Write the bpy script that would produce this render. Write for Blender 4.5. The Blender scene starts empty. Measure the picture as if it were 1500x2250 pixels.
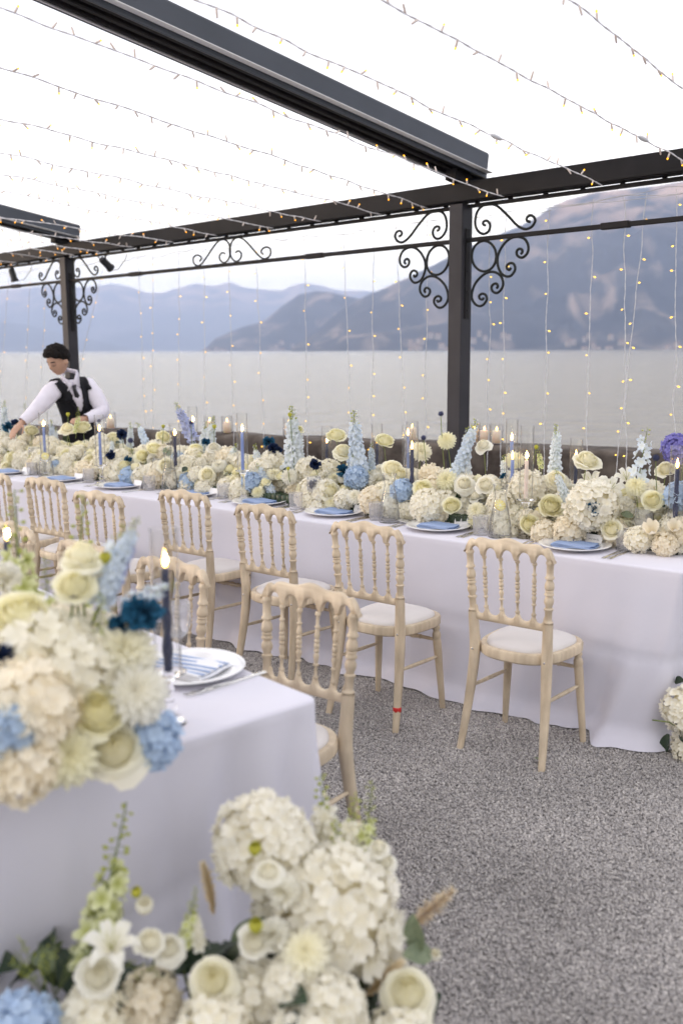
import bpy, math, random
from math import sin, cos, pi, radians, atan2, hypot, sqrt
from mathutils import Vector, Matrix, Euler
from mathutils import noise as mnoise
random.seed(11)
scene = bpy.context.scene
COL = scene.collection

# ---------------------------------------------------------------- camera
CAM_H = 1.70
PITCH, ROLL = radians(9.27), radians(-0.3)
FPX = 2187.5
_f = Vector((0, cos(PITCH), -sin(PITCH))); _u = Vector((0, sin(PITCH), cos(PITCH))); _r = Vector((1, 0, 0))
R2 = _r * cos(ROLL) + _u * sin(ROLL); U2 = -_r * sin(ROLL) + _u * cos(ROLL)
CP = Vector((0, 0, CAM_H))
cd = bpy.data.cameras.new('camera'); cam = bpy.data.objects.new('camera', cd); COL.objects.link(cam)
cd.sensor_fit = 'VERTICAL'; cd.sensor_height = 36; cd.sensor_width = 24; cd.lens = 35
cd.clip_start = 0.05; cd.clip_end = 40000
cd.dof.use_dof = True; cd.dof.focus_distance = 5.0; cd.dof.aperture_fstop = 1.9
M = Matrix((R2, U2, -_f)).transposed().to_4x4(); M.translation = CP
cam.matrix_world = M
scene.camera = cam

# ---------------------------------------------------------------- world, sun, exposure
SUN_EL, SUN_AZ = radians(9), radians(-78)          # azimuth from +Y towards +X
world = bpy.data.worlds.new('World'); scene.world = world; world.use_nodes = True
wt = world.node_tree; wt.nodes.clear()
sky = wt.nodes.new('ShaderNodeTexSky'); sky.sky_type = 'NISHITA'; sky.sun_disc = False
sky.sun_elevation = SUN_EL; sky.sun_rotation = SUN_AZ
sky.altitude = 200; sky.air_density = 1.0; sky.dust_density = 2.2; sky.ozone_density = 1.4
hsv = wt.nodes.new('ShaderNodeHueSaturation'); hsv.inputs['Saturation'].default_value = 0.35
veil = wt.nodes.new('ShaderNodeMix'); veil.data_type = 'RGBA'; veil.inputs[0].default_value = 0.80
# thin high cloud over the clear sky: brighter and creamier low down on the sunset side, as after sundown over a lake
geo_ = wt.nodes.new('ShaderNodeTexCoord'); sep = wt.nodes.new('ShaderNodeSeparateXYZ'); wt.links.new(geo_.outputs['Generated'], sep.inputs[0])
dot = wt.nodes.new('ShaderNodeVectorMath'); dot.operation = 'DOT_PRODUCT'; dot.inputs[1].default_value = (-.42, .91, 0); wt.links.new(geo_.outputs['Generated'], dot.inputs[0])
el = wt.nodes.new('ShaderNodeMapRange'); el.interpolation_type = 'SMOOTHERSTEP'; el.inputs['From Min'].default_value = -.05; el.inputs['From Max'].default_value = .34; el.inputs['To Min'].default_value = 1; el.inputs['To Max'].default_value = 0; wt.links.new(sep.outputs['Z'], el.inputs[0])
sd_ = wt.nodes.new('ShaderNodeMapRange'); sd_.interpolation_type = 'SMOOTHSTEP'; sd_.inputs['From Min'].default_value = -.9; sd_.inputs['From Max'].default_value = 1; sd_.inputs['To Min'].default_value = .04; sd_.inputs['To Max'].default_value = 1; wt.links.new(dot.outputs['Value'], sd_.inputs[0])
gl_ = wt.nodes.new('ShaderNodeMath'); gl_.operation = 'MULTIPLY'; wt.links.new(el.outputs[0], gl_.inputs[0]); wt.links.new(sd_.outputs[0], gl_.inputs[1])
vc = wt.nodes.new('ShaderNodeValToRGB'); ve = vc.color_ramp.elements; ve[0].position = 0; ve[0].color = (1.0, .96, .95, 1); ve[1].position = 1; ve[1].color = (1.0, .87, .58, 1)
vm_ = vc.color_ramp.elements.new(.45); vm_.color = (1.0, .94, .83, 1); wt.links.new(gl_.outputs[0], vc.inputs[0])
cn = wt.nodes.new('ShaderNodeTexNoise'); cn.inputs['Scale'].default_value = 2.2; cn.inputs['Detail'].default_value = 5; cm = wt.nodes.new('ShaderNodeMapping'); cm.inputs['Scale'].default_value = (1, 1, 3.5); wt.links.new(geo_.outputs['Generated'], cm.inputs[0]); wt.links.new(cm.outputs[0], cn.inputs['Vector'])
cr = wt.nodes.new('ShaderNodeMapRange'); cr.inputs['To Min'].default_value = 8.6; cr.inputs['To Max'].default_value = 10.6; wt.links.new(cn.outputs['Fac'], cr.inputs[0])
vs_ = wt.nodes.new('ShaderNodeVectorMath'); vs_.operation = 'SCALE'; hz_ = wt.nodes.new('ShaderNodeMapRange'); hz_.inputs['To Min'].default_value = .30; hz_.inputs['To Max'].default_value = 2.9; wt.links.new(sd_.outputs[0], hz_.inputs[0])   # low sky: dim behind, bright over the lake
gm = wt.nodes.new('ShaderNodeMix'); gm.data_type = 'FLOAT'; gm.inputs['A'].default_value = .70; wt.links.new(el.outputs[0], gm.inputs[0]); wt.links.new(hz_.outputs[0], gm.inputs['B'])
gx = wt.nodes.new('ShaderNodeMath'); gx.operation = 'MULTIPLY'; wt.links.new(gm.outputs[0], gx.inputs[0]); wt.links.new(cr.outputs[0], gx.inputs[1])
wt.links.new(vc.outputs[0], vs_.inputs[0]); wt.links.new(gx.outputs[0], vs_.inputs['Scale']); wt.links.new(vs_.outputs[0], veil.inputs['B'])
bgn = wt.nodes.new('ShaderNodeBackground'); bgn.inputs['Strength'].default_value = 0.10
wo = wt.nodes.new('ShaderNodeOutputWorld')
wt.links.new(sky.outputs[0], hsv.inputs['Color']); wt.links.new(hsv.outputs[0], veil.inputs['A'])
wt.links.new(veil.outputs['Result'], bgn.inputs[0]); wt.links.new(bgn.outputs[0], wo.inputs[0])
sl = bpy.data.lights.new('sun', 'SUN'); sun = bpy.data.objects.new('sun', sl); COL.objects.link(sun)
sl.energy = 0.9; sl.angle = radians(10); sl.color = (1.0, 0.70, 0.44)
sd = Vector((sin(SUN_AZ) * cos(SUN_EL), cos(SUN_AZ) * cos(SUN_EL), sin(SUN_EL)))
sun.rotation_euler = sd.to_track_quat('Z', 'Y').to_euler()
scene.view_settings.view_transform = 'Standard'; scene.view_settings.look = 'None'
scene.view_settings.exposure = 1.42; scene.view_settings.gamma = 1
scene.view_settings.use_curve_mapping = False
scene.render.engine = 'CYCLES'
cy = scene.cycles
cy.use_denoising = True; cy.denoiser = 'OPENIMAGEDENOISE'
try: cy.denoising_prefilter = 'ACCURATE'
except Exception: pass
cy.max_bounces = 12; cy.diffuse_bounces = 5; cy.glossy_bounces = 6; cy.transmission_bounces = 12
cy.transparent_max_bounces = 24; cy.volume_bounces = 1; cy.sample_clamp_indirect = 4

# ---------------------------------------------------------------- placing helpers
def ray(x, y):
    return R2 * ((x - 750) / FPX) - U2 * ((y - 1125) / FPX) + _f
def atz(x, y, z):
    d = ray(x, y); return CP + d * ((z - CAM_H) / d.z)
def onv(x, y, p0, az):
    a = radians(az); n = Vector((cos(a), -sin(a), 0)); d = ray(x, y)
    return CP + d * ((Vector(p0) - CP).dot(n) / d.dot(n))
def atd(x, y, dist):
    d = ray(x, y); return CP + d * (dist / d.y)
T = Vector((-.773, .635, 0)); N = Vector((.635, .773, 0))      # along / across the long table
TO = Vector((1.378, 3.943, 0)); TH = .78
def onrun(x, y, n):                                            # point on the upright plane n metres in from the table's near edge
    p0 = TO + N * n; d = ray(x, y)
    return CP + d * ((p0 - CP).dot(N) / d.dot(N))
def az_of(v): return atan2(v.x, v.y)

# ---------------------------------------------------------------- objects
def link(o): COL.objects.link(o); return o
def thing(name, label, cat, loc=(0, 0, 0), rz=0, group=None):
    o = link(bpy.data.objects.new(name, None)); o.empty_display_size = .1
    o.location = loc; o.rotation_euler = (0, 0, rz); o['label'] = label; o['category'] = cat
    if group: o['group'] = group
    return o
def tag(o, label, cat, group=None):
    o['label'] = label; o['category'] = cat
    if group: o['group'] = group
    return o
def struct(o): o['kind'] = 'structure'; return o
def place(name, mesh, parent=None, loc=None, rot=None, sc=None, mat=None):
    o = link(bpy.data.objects.new(name, mesh))
    if parent: o.parent = parent
    if loc is not None: o.location = loc
    if rot is not None: o.rotation_euler = rot if not hasattr(rot, 'to_euler') else rot.to_euler()
    if sc is not None: o.scale = (sc, sc, sc) if isinstance(sc, (int, float)) else sc
    return o
def copy_tree(o, parent=None):
    c = o.copy(); link(c)
    if parent: c.parent = parent
    for ch in list(o.children): copy_tree(ch, c)
    return c

class MB:
    def __init__(s): s.v = []; s.f = []; s.m = []; s.c = None; s.flat = set()
    def add(s, vs, fs, mi=0, col=None):
        b = len(s.v); s.v += [tuple(v) for v in vs]; s.f += [tuple(b + i for i in f) for f in fs]; s.m += [mi] * len(fs)
        if s.c is not None or col is not None:
            if s.c is None: s.c = [0.0] * b
            s.c += col if isinstance(col, list) else [col or 0.0] * len(vs)
    def box(s, c, d, mi=0, M=None):
        hx, hy, hz = d[0] / 2, d[1] / 2, d[2] / 2
        vs = [Vector((c[0] + i * hx, c[1] + j * hy, c[2] + k * hz)) for i in (-1, 1) for j in (-1, 1) for k in (-1, 1)]
        if M is not None: vs = [M @ v for v in vs]
        s.add(vs, [(0, 1, 3, 2), (4, 6, 7, 5), (0, 4, 5, 1), (2, 3, 7, 6), (0, 2, 6, 4), (1, 5, 7, 3)], mi)
    def bbox(s, c, d, b=.004, mi=0, M=None):                   # chamfered box
        hx, hy, hz = d[0] / 2, d[1] / 2, d[2] / 2
        b = min(b, hx * .45, hy * .45, hz * .45)
        ring = [(hx - b, -hy), (hx, -hy + b), (hx, hy - b), (hx - b, hy), (-hx + b, hy), (-hx, hy - b), (-hx, -hy + b), (-hx + b, -hy)]
        rin = [(x - (b if x > 0 else -b) * (1 if abs(x) == hx else 0), y - (b if y > 0 else -b) * (1 if abs(y) == hy else 0)) for x, y in ring]
        L = [[(x, y, -hz) for x, y in rin], [(x, y, -hz + b) for x, y in ring], [(x, y, hz - b) for x, y in ring], [(x, y, hz) for x, y in rin]]
        vs = [Vector((c[0] + p[0], c[1] + p[1], c[2] + p[2])) for l in L for p in l]
        if M is not None: vs = [M @ v for v in vs]
        fs = [tuple(range(7, -1, -1)), tuple(range(24, 32))]
        for k in range(3):
            for i in range(8): j = (i + 1) % 8; fs.append((k * 8 + i, k * 8 + j, k * 8 + 8 + j, k * 8 + 8 + i))
        s.add(vs, fs, mi)
    def lathe(s, prof, n=16, M=None, mi=0, cap=True, mod=None):
        vs = []
        for k, (r, z) in enumerate(prof):
            for i in range(n):
                a = 2 * pi * i / n; rr = r * (mod(a, k, z) if mod else 1)
                vs.append(Vector((rr * cos(a), rr * sin(a), z)))
        if M is not None: vs = [M @ v for v in vs]
        fs = []
        for k in range(len(prof) - 1):
            for i in range(n):
                j = (i + 1) % n; fs.append((k * n + i, k * n + j, (k + 1) * n + j, (k + 1) * n + i))
        if cap:
            if prof[0][0] > 1e-5: fs.append(tuple(range(n - 1, -1, -1)))
            if prof[-1][0] > 1e-5: fs.append(tuple(range((len(prof) - 1) * n, len(prof) * n)))
        s.add(vs, fs, mi)
    def tube(s, pts, r, n=8, mi=0, up=None, cap=True):
        pts = [Vector(p) for p in pts]; m = len(pts)
        rs = r if isinstance(r, (list, tuple)) else [r] * m
        vs = []; prev = None
        for k, p in enumerate(pts):
            t = (pts[min(k + 1, m - 1)] - pts[max(k - 1, 0)])
            t = t.normalized() if t.length > 1e-9 else Vector((0, 0, 1))
            if prev is None:
                a = Vector((0, 0, 1)) if abs(t.z) < .9 else Vector((1, 0, 0))
                x = t.cross(a).normalized()
            else:
                x = prev - t * prev.dot(t); x = x.normalized() if x.length > 1e-6 else t.orthogonal().normalized()
            prev = x; y = t.cross(x)
            for i in range(n):
                a = 2 * pi * i / n; vs.append(p + (x * cos(a) + y * sin(a)) * rs[k])
        fs = []
        for k in range(m - 1):
            for i in range(n):
                j = (i + 1) % n; fs.append((k * n + i, k * n + j, (k + 1) * n + j, (k + 1) * n + i))
        if cap: fs.append(tuple(range(n - 1, -1, -1))); fs.append(tuple(range((m - 1) * n, m * n)))
        s.add(vs, fs, mi)
    def grid(s, rows, mi=0, col=None, close=False):
        nr, nc = len(rows), len(rows[0]); vs = [v for r in rows for v in r]; fs = []
        for i in range(nr - 1):
            for j in range(nc - (0 if close else 1)):
                j2 = (j + 1) % nc; fs.append((i * nc + j, i * nc + j2, (i + 1) * nc + j2, (i + 1) * nc + j))
        s.add(vs, fs, mi, col)
    def mesh(s, name, mats, smooth=True, angle=None):
        me = bpy.data.meshes.new(name); me.from_pydata(s.v, [], s.f)
        for m in (mats if isinstance(mats, (list, tuple)) else [mats]): me.materials.append(m)
        if any(s.m): me.polygons.foreach_set('material_index', s.m)
        if s.c is not None:
            at = me.attributes.new('tint', 'FLOAT', 'POINT'); at.data.foreach_set('value', s.c)
        me.polygons.foreach_set('use_smooth', [smooth] * len(s.f))
        me.update()
        if angle is not None and smooth:
            try: me.set_sharp_from_angle(angle=radians(angle))
            except Exception: pass
        return me
    def build(s, name, mats, parent=None, smooth=True, angle=None, loc=None, rot=None):
        return place(name, s.mesh(name, mats, smooth, angle), parent, loc, rot)

# ---------------------------------------------------------------- materials
def mat(name, base=(.8, .8, .8), rough=.5, metal=0, spec=.5, **k):
    m = bpy.data.materials.new(name); m.use_nodes = True
    b = m.node_tree.nodes['Principled BSDF']; b.inputs['Base Color'].default_value = (*base, 1)
    b.inputs['Roughness'].default_value = rough; b.inputs['Metallic'].default_value = metal
    b.inputs['Specular IOR Level'].default_value = spec
    for kk, v in k.items(): b.inputs[kk.replace('_', ' ')].default_value = v
    return m
def nn(m, t, **k):
    n = m.node_tree.nodes.new(t)
    for a, v in k.items(): setattr(n, a, v)
    return n
def lk(m, a, b): m.node_tree.links.new(a, b)
def noisy(m, c1, c2, scale=8, detail=5, stretch=(1, 1, 1), lo=.35, hi=.65, bump=0, bscale=None, rough=None, coord='Object', dist=.002):
    """base colour mixed by stretched noise, optional bump"""
    b = m.node_tree.nodes['Principled BSDF']
    tc = nn(m, 'ShaderNodeTexCoord'); mp = nn(m, 'ShaderNodeMapping'); mp.inputs['Scale'].default_value = stretch
    lk(m, tc.outputs[coord], mp.inputs[0])
    no = nn(m, 'ShaderNodeTexNoise'); no.inputs['Scale'].default_value = scale; no.inputs['Detail'].default_value = detail
    lk(m, mp.outputs[0], no.inputs['Vector'])
    r = nn(m, 'ShaderNodeValToRGB'); e = r.color_ramp.elements
    e[0].position = lo; e[0].color = (*c1, 1); e[1].position = hi; e[1].color = (*c2, 1)
    lk(m, no.outputs['Fac'], r.inputs[0]); lk(m, r.outputs[0], b.inputs['Base Color'])
    if bump:
        n2 = nn(m, 'ShaderNodeTexNoise'); n2.inputs['Scale'].default_value = bscale or scale * 4; n2.inputs['Detail'].default_value = 4
        lk(m, mp.outputs[0], n2.inputs['Vector'])
        bp = nn(m, 'ShaderNodeBump'); bp.inputs['Strength'].default_value = bump; bp.inputs['Distance'].default_value = dist
        lk(m, n2.outputs['Fac'], bp.inputs['Height']); lk(m, bp.outputs[0], b.inputs['Normal'])
    return m
def petal(name, c0, c1, trans=.3, rough=.6):
    """petal material: colour runs from c0 (heart) to c1 (outer) by the mesh's own tint attribute; a little light passes through"""
    m = mat(name, c1, rough, spec=.25); b = m.node_tree.nodes['Principled BSDF']
    at = nn(m, 'ShaderNodeAttribute', attribute_name='tint'); r = nn(m, 'ShaderNodeValToRGB'); e = r.color_ramp.elements
    e[0].color = (*c0, 1); e[1].color = (*c1, 1); lk(m, at.outputs['Fac'], r.inputs[0])
    tc = nn(m, 'ShaderNodeTexCoord'); no = nn(m, 'ShaderNodeTexNoise'); no.inputs['Scale'].default_value = 30; lk(m, tc.outputs['Object'], no.inputs['Vector'])
    mr = nn(m, 'ShaderNodeMapRange'); mr.inputs['To Min'].default_value = .94; mr.inputs['To Max'].default_value = 1.03; lk(m, no.outputs['Fac'], mr.inputs[0])
    oi = nn(m, 'ShaderNodeObjectInfo'); mr2 = nn(m, 'ShaderNodeMapRange'); mr2.inputs['To Min'].default_value = .94; mr2.inputs['To Max'].default_value = 1.02; lk(m, oi.outputs['Random'], mr2.inputs[0])
    mu = nn(m, 'ShaderNodeMath', operation='MULTIPLY'); lk(m, mr.outputs[0], mu.inputs[0]); lk(m, mr2.outputs[0], mu.inputs[1])
    vm = nn(m, 'ShaderNodeVectorMath', operation='SCALE'); lk(m, r.outputs[0], vm.inputs[0]); lk(m, mu.outputs[0], vm.inputs['Scale'])
    lk(m, vm.outputs[0], b.inputs['Base Color'])
    tr = nn(m, 'ShaderNodeBsdfTranslucent'); lk(m, vm.outputs[0], tr.inputs[0])
    mx = nn(m, 'ShaderNodeMixShader'); mx.inputs[0].default_value = trans
    out = m.node_tree.nodes['Material Output']
    lk(m, b.outputs[0], mx.inputs[1]); lk(m, tr.outputs[0], mx.inputs[2]); lk(m, mx.outputs[0], out.inputs[0])
    return m
def thin_glass(name, tint=(1, 1, 1), rough=.02, blend=.35, add=.03, milk=.12):
    m = bpy.data.materials.new(name); m.use_nodes = True; nt = m.node_tree; nt.nodes.clear()
    out = nn(m, 'ShaderNodeOutputMaterial'); tr = nn(m, 'ShaderNodeBsdfTransparent'); tr.inputs[0].default_value = (*tint, 1)
    gl = nn(m, 'ShaderNodeBsdfGlossy'); gl.inputs['Roughness'].default_value = rough
    fr = nn(m, 'ShaderNodeLayerWeight'); fr.inputs[0].default_value = .5
    pw = nn(m, 'ShaderNodeMath', operation='POWER'); pw.inputs[1].default_value = 4; lk(m, fr.outputs['Facing'], pw.inputs[0])
    sc_ = nn(m, 'ShaderNodeMath', operation='MULTIPLY'); sc_.inputs[1].default_value = blend; lk(m, pw.outputs[0], sc_.inputs[0])
    ma = nn(m, 'ShaderNodeMath', operation='ADD', use_clamp=True); ma.inputs[1].default_value = add
    mx = nn(m, 'ShaderNodeMixShader'); tm = nn(m, 'ShaderNodeMix', data_type='RGBA'); tm.inputs['A'].default_value = (*tint, 1); tm.inputs['B'].default_value = (.30, .30, .31, 1)
    lk(m, pw.outputs[0], tm.inputs[0]); lk(m, tm.outputs['Result'], tr.inputs[0])
    lk(m, sc_.outputs[0], ma.inputs[0]); lk(m, ma.outputs[0], mx.inputs[0])
    df = nn(m, 'ShaderNodeBsdfDiffuse'); df.inputs[0].default_value = (.9, .9, .93, 1); mg = nn(m, 'ShaderNodeMixShader'); mg.inputs[0].default_value = milk
    lk(m, gl.outputs[0], mg.inputs[1]); lk(m, df.outputs[0], mg.inputs[2])
    lk(m, tr.outputs[0], mx.inputs[1]); lk(m, mg.outputs[0], mx.inputs[2]); lk(m, mx.outputs[0], out.inputs[0])
    return m
def emit(name, col, s):
    m = bpy.data.materials.new(name); m.use_nodes = True; m.node_tree.nodes.clear()
    e = nn(m, 'ShaderNodeEmission'); e.inputs[0].default_value = (*col, 1); e.inputs[1].default_value = s
    o = nn(m, 'ShaderNodeOutputMaterial'); lk(m, e.outputs[0], o.inputs[0]); return m

WOOD = noisy(mat('bleached_wood', rough=.48), (.50, .40, .28), (.68, .57, .42), 5, 7, (6, 6, .9), .3, .68, .25, 30)
WOODH = noisy(mat('bleached_wood_rail', rough=.48), (.50, .395, .275), (.68, .57, .42), 5, 7, (.9, 6, 6), .3, .68, .25, 30)
for w_ in (WOOD, WOODH):
    b_ = w_.node_tree.nodes['Principled BSDF']; src_ = b_.inputs['Base Color'].links[0].from_socket
    o_ = nn(w_, 'ShaderNodeObjectInfo'); r_ = nn(w_, 'ShaderNodeMapRange'); r_.inputs['To Min'].default_value = .88; r_.inputs['To Max'].default_value = 1.08; lk(w_, o_.outputs['Random'], r_.inputs[0])
    g_ = nn(w_, 'ShaderNodeNewGeometry'); n_ = nn(w_, 'ShaderNodeTexNoise'); n_.inputs['Scale'].default_value = 9; n_.inputs['Detail'].default_value = 6; lk(w_, g_.outputs['Position'], n_.inputs['Vector'])
    q_ = nn(w_, 'ShaderNodeMapRange'); q_.inputs['From Min'].default_value = .3; q_.inputs['From Max'].default_value = .7; q_.inputs['To Min'].default_value = .82; q_.inputs['To Max'].default_value = 1.08; lk(w_, n_.outputs['Fac'], q_.inputs[0])
    m1_ = nn(w_, 'ShaderNodeMath', operation='MULTIPLY'); lk(w_, r_.outputs[0], m1_.inputs[0]); lk(w_, q_.outputs[0], m1_.inputs[1])
    v_ = nn(w_, 'ShaderNodeVectorMath', operation='SCALE'); lk(w_, src_, v_.inputs[0]); lk(w_, m1_.outputs[0], v_.inputs['Scale']); lk(w_, v_.outputs[0], b_.inputs['Base Color'])
CUSH = noisy(mat('seat_fabric', rough=.85, spec=.2), (.62, .59, .58), (.70, .67, .655), 3, 3, bump=.15, bscale=120)
CLOTH = noisy(mat('table_linen', rough=.8, spec=.2, Sheen_Weight=.15), (.62, .61, .69), (.67, .66, .74), 1.5, 3, bump=.55, bscale=7, dist=.006)
METAL = noisy(mat('charcoal_painted_steel', rough=.5, spec=.3), (.022, .021, .026), (.036, .034, .041), 3, 6, bump=.05, bscale=40)
METALD = noisy(mat('dark_painted_steel', rough=.6, spec=.2), (.010, .009, .010), (.018, .016, .017), 3, 6)
METALB = noisy(mat('slate_blue_steel', rough=.35), (.035, .042, .056), (.05, .058, .076), 2, 6)
IRON = mat('black_iron', (.008, .011, .011), .55, spec=.3)
ALU = mat('bright_aluminium', (.7, .7, .72), .4, .6)
FABR = mat('roof_fabric_edge', (.8, .8, .8), .8)
PORC = mat('white_porcelain', (.78, .78, .79), .12, Coat_Weight=.6)
NAPK = noisy(mat('blue_napkin_linen', rough=.8, spec=.2), (.25, .34, .55), (.31, .40, .61), 5, 3, bump=.2, bscale=300)
NAPW = mat('white_napkin_stripe', (.75, .76, .8), .8)
SILV = mat('silver_cutlery', (.75, .74, .72), .16, 1)
GLASS = thin_glass('clear_glass', (.985, .985, .98), .02, .75, .035, .25)
CRYST = mat('cut_crystal', (1, 1, 1), .02, Transmission_Weight=1.0, IOR=1.33)
CUTG = thin_glass('cut_tumbler_crystal', (.95, .95, .955), .06, .8, .16, .5)
CRYSTN = thin_glass('crystal_shell', (.965, .965, .97), .05, .95, .13, .4)
WATERG = thin_glass('water_in_glass', (.95, .96, .975), .03, .35, .05, .25)
PAPER = mat('card_paper', (.85, .84, .85), .8)
INK = mat('grey_ink', (.12, .12, .14), .7)
WAXB = mat('cornflower_wax', (.20, .28, .58), .38, Subsurface_Weight=.25, Subsurface_Radius=(.01, .01, .01))
WAXN = mat('navy_wax', (.018, .026, .075), .32)
WAXC = mat('cream_wax', (.78, .66, .58), .4, Subsurface_Weight=.3, Subsurface_Radius=(.02, .01, .01))
WICK = mat('wick', (.02, .02, .02), .9)
FLAME = emit('flame', (1, .50, .10), 9); FLAMEH = emit('flame_heart', (1, .80, .42), 26)
LEMON = mat('lemon_flesh', (.85, .75, .20), .4); LEMONR = mat('lemon_rind', (.9, .68, .05), .4)
WIRE = mat('white_plastic_wire', (.86, .85, .88), .5)
WIREC = mat('clear_plastic_wire', (.66, .67, .70), .35)
LEDCAP = mat('clear_led_sleeve', (.72, .62, .56), .3)
LEDON = emit('warm_led', (1, .40, .02), 1.3); LEDON2 = emit('warm_led_small', (1, .52, .07), 1.3)
STEM = noisy(mat('green_stem', rough=.55), (.10, .14, .03), (.20, .24, .06), 20)
LEAFD = noisy(mat('dark_leaf', rough=.45), (.012, .03, .014), (.03, .055, .025), 14)
LEAFG = noisy(mat('sage_leaf', rough=.55), (.10, .14, .08), (.19, .22, .13), 14)
P_CREAM = petal('cream_rose_petal', (.96, .91, .64), (.98, .96, .83), .42)
P_CREAM2 = petal('pale_yellow_petal', (.95, .90, .58), (.97, .95, .76), .42)
P_WHITE = petal('white_petal', (.95, .91, .74), (.96, .95, .88), .42)
P_HYD = petal('cream_hydrangea_petal', (.94, .89, .72), (.975, .95, .84), .35)
P_HYDP = petal('blush_hydrangea_petal', (.93, .84, .64), (.97, .915, .78), .35)
P_HYDW = petal('white_hydrangea_petal', (.90, .84, .64), (.955, .935, .85), .35)
P_BLUE = petal('blue_hydrangea_petal', (.46, .58, .72), (.58, .71, .88), .35)
P_DELW = petal('icy_delphinium_petal', (.80, .84, .76), (.82, .87, .94), .35)
P_DELB = petal('pale_blue_delphinium_petal', (.82, .86, .82), (.73, .82, .95), .35)
P_DELV = petal('periwinkle_delphinium_petal', (.66, .66, .66), (.52, .58, .86), .35)
P_NAVY = petal('navy_carnation_petal', (.006, .010, .035), (.022, .042, .12), .12)
P_TEAL = petal('teal_carnation_petal', (.01, .03, .06), (.03, .15, .27), .15)
P_PURP = petal('lilac_hydrangea_petal', (.16, .14, .40), (.30, .28, .68), .3)
P_GRN = petal('green_bud_petal', (.48, .52, .12), (.84, .86, .58), .3)
P_YEL = petal('chartreuse_bud_petal', (.45, .45, .04), (.62, .60, .10), .3)
THIS = mat('thistle_blue', (.05, .06, .14), .7)
PAMP = petal('pampas_plume', (.90, .76, .52), (.95, .86, .68), .4)
SKIN = mat('skin', (.50, .30, .21), .5, Subsurface_Weight=.1, Subsurface_Radius=(.02, .01, .005))
HAIR = noisy(mat('dark_brown_hair', rough=.7, spec=.15), (.004, .003, .003), (.014, .010, .008), 60, 4, (1, 1, .3), bump=.6, bscale=90, dist=.01)
SHIRT = noisy(mat('white_shirt_cotton', rough=.8, spec=.2), (.70, .67, .76), (.78, .75, .83), 4)
VEST = mat('black_vest_cloth', (.010, .010, .013), .75, spec=.2)
SILK = mat('black_tie_silk', (.014, .014, .018), .35)
LIP = mat('lips', (.42, .18, .14), .5); BROW = mat('eyebrow', (.015, .01, .008), .8); EYEL = mat('eyelid', (.30, .17, .12), .6)
REDT = mat('red_tape', (.55, .02, .02), .4)
BLACKP = mat('black_plastic', (.012, .012, .013), .5)
# ================================================================ SETTING
# gravel terrace
WD = Vector((-.8945, .447, 0)); WN = Vector((.447, .8945, 0)); W0 = Vector((1.14, 8.28, 0))   # lakeside wall: direction, outward normal, a point on its near top edge
GRAVB = noisy(mat('gravel_bed', rough=.95, spec=.1), (.20, .19, .19), (.38, .365, .36), 95, 5, (1, 1, 1), .40, .62, 1.0, 110, dist=.01)
mb = MB(); a = W0 + WD * 30; b = W0 - WD * 30
mb.add([(a.x, a.y, 0), (a.x - 14, a.y - 30, 0), (b.x + 4, b.y - 22, 0), (b.x, b.y, 0)], [(0, 1, 2, 3)])
struct(mb.build('gravel_terrace', GRAVB, smooth=False))
# loose stones: geometry nodes scatter of crushed-stone shapes over the visible strip
def stone_mesh(seed, q):
    rnd = random.Random(seed); mb = MB()
    import bmesh
    bm = bmesh.new(); bmesh.ops.create_icosphere(bm, subdivisions=1, radius=1)
    pl = [Vector((rnd.uniform(-1, 1), rnd.uniform(-1, 1), rnd.uniform(-1, 1))).normalized() for _ in range(7)]
    for v in bm.verts:
        p = v.co.copy()
        for n in pl:
            d = p.dot(n) - .68
            if d > 0: p -= n * d
        v.co = Vector((p.x * 1.25, p.y * .95, p.z * .8)) * rnd.uniform(.93, 1.07)
    me = bpy.data.meshes.new('stone'); bm.to_mesh(me); bm.free(); me.materials.append(q); return me
GRAV = mat('crushed_stone', (.3, .29, .3), .85, spec=.2)
oi = nn(GRAV, 'ShaderNodeObjectInfo'); rp = nn(GRAV, 'ShaderNodeValToRGB')
e = rp.color_ramp.elements; e[0].position = 0; e[0].color = (.28, .268, .265, 1); e[1].position = 1; e[1].color = (.60, .57, .545, 1)
for ps, c in ((.3, (.36, .34, .335)), (.62, (.43, .405, .395)), (.86, (.48, .455, .44))):
    q = rp.color_ramp.elements.new(ps); q.color = (*c, 1)
tcg = nn(GRAV, 'ShaderNodeTexCoord'); geo = nn(GRAV, 'ShaderNodeNewGeometry')
big = nn(GRAV, 'ShaderNodeTexNoise'); big.inputs['Scale'].default_value = 1.3; big.inputs['Detail'].default_value = 3
lk(GRAV, geo.outputs['Position'], big.inputs['Vector'])
mrg = nn(GRAV, 'ShaderNodeMapRange'); mrg.inputs['From Min'].default_value = .3; mrg.inputs['From Max'].default_value = .7; mrg.inputs['To Min'].default_value = .78; mrg.inputs['To Max'].default_value = 1.18
lk(GRAV, big.outputs['Fac'], mrg.inputs[0])
vs = nn(GRAV, 'ShaderNodeVectorMath', operation='SCALE'); lk(GRAV, oi.outputs['Random'], rp.inputs[0]); lk(GRAV, rp.outputs[0], vs.inputs[0]); lk(GRAV, mrg.outputs[0], vs.inputs['Scale'])
lk(GRAV, vs.outputs[0], GRAV.node_tree.nodes['Principled BSDF'].inputs['Base Color'])
stones = bpy.data.collections.new('stone_shapes')
for k in range(5): stones.objects.link(bpy.data.objects.new('stone_shape', stone_mesh(k, GRAV)))
mb = MB(); quad = [(2.9, 1.4), (2.9, 4.2), (.9, 6.0), (-2.7, 9.0), (-4.2, 8.0), (-1.4, 4.8), (-.35, 2.4), (-.9, 1.4)]
mb.add([(x, y, .003) for x, y in quad], [tuple(range(len(quad) - 1, -1, -1))])
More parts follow.
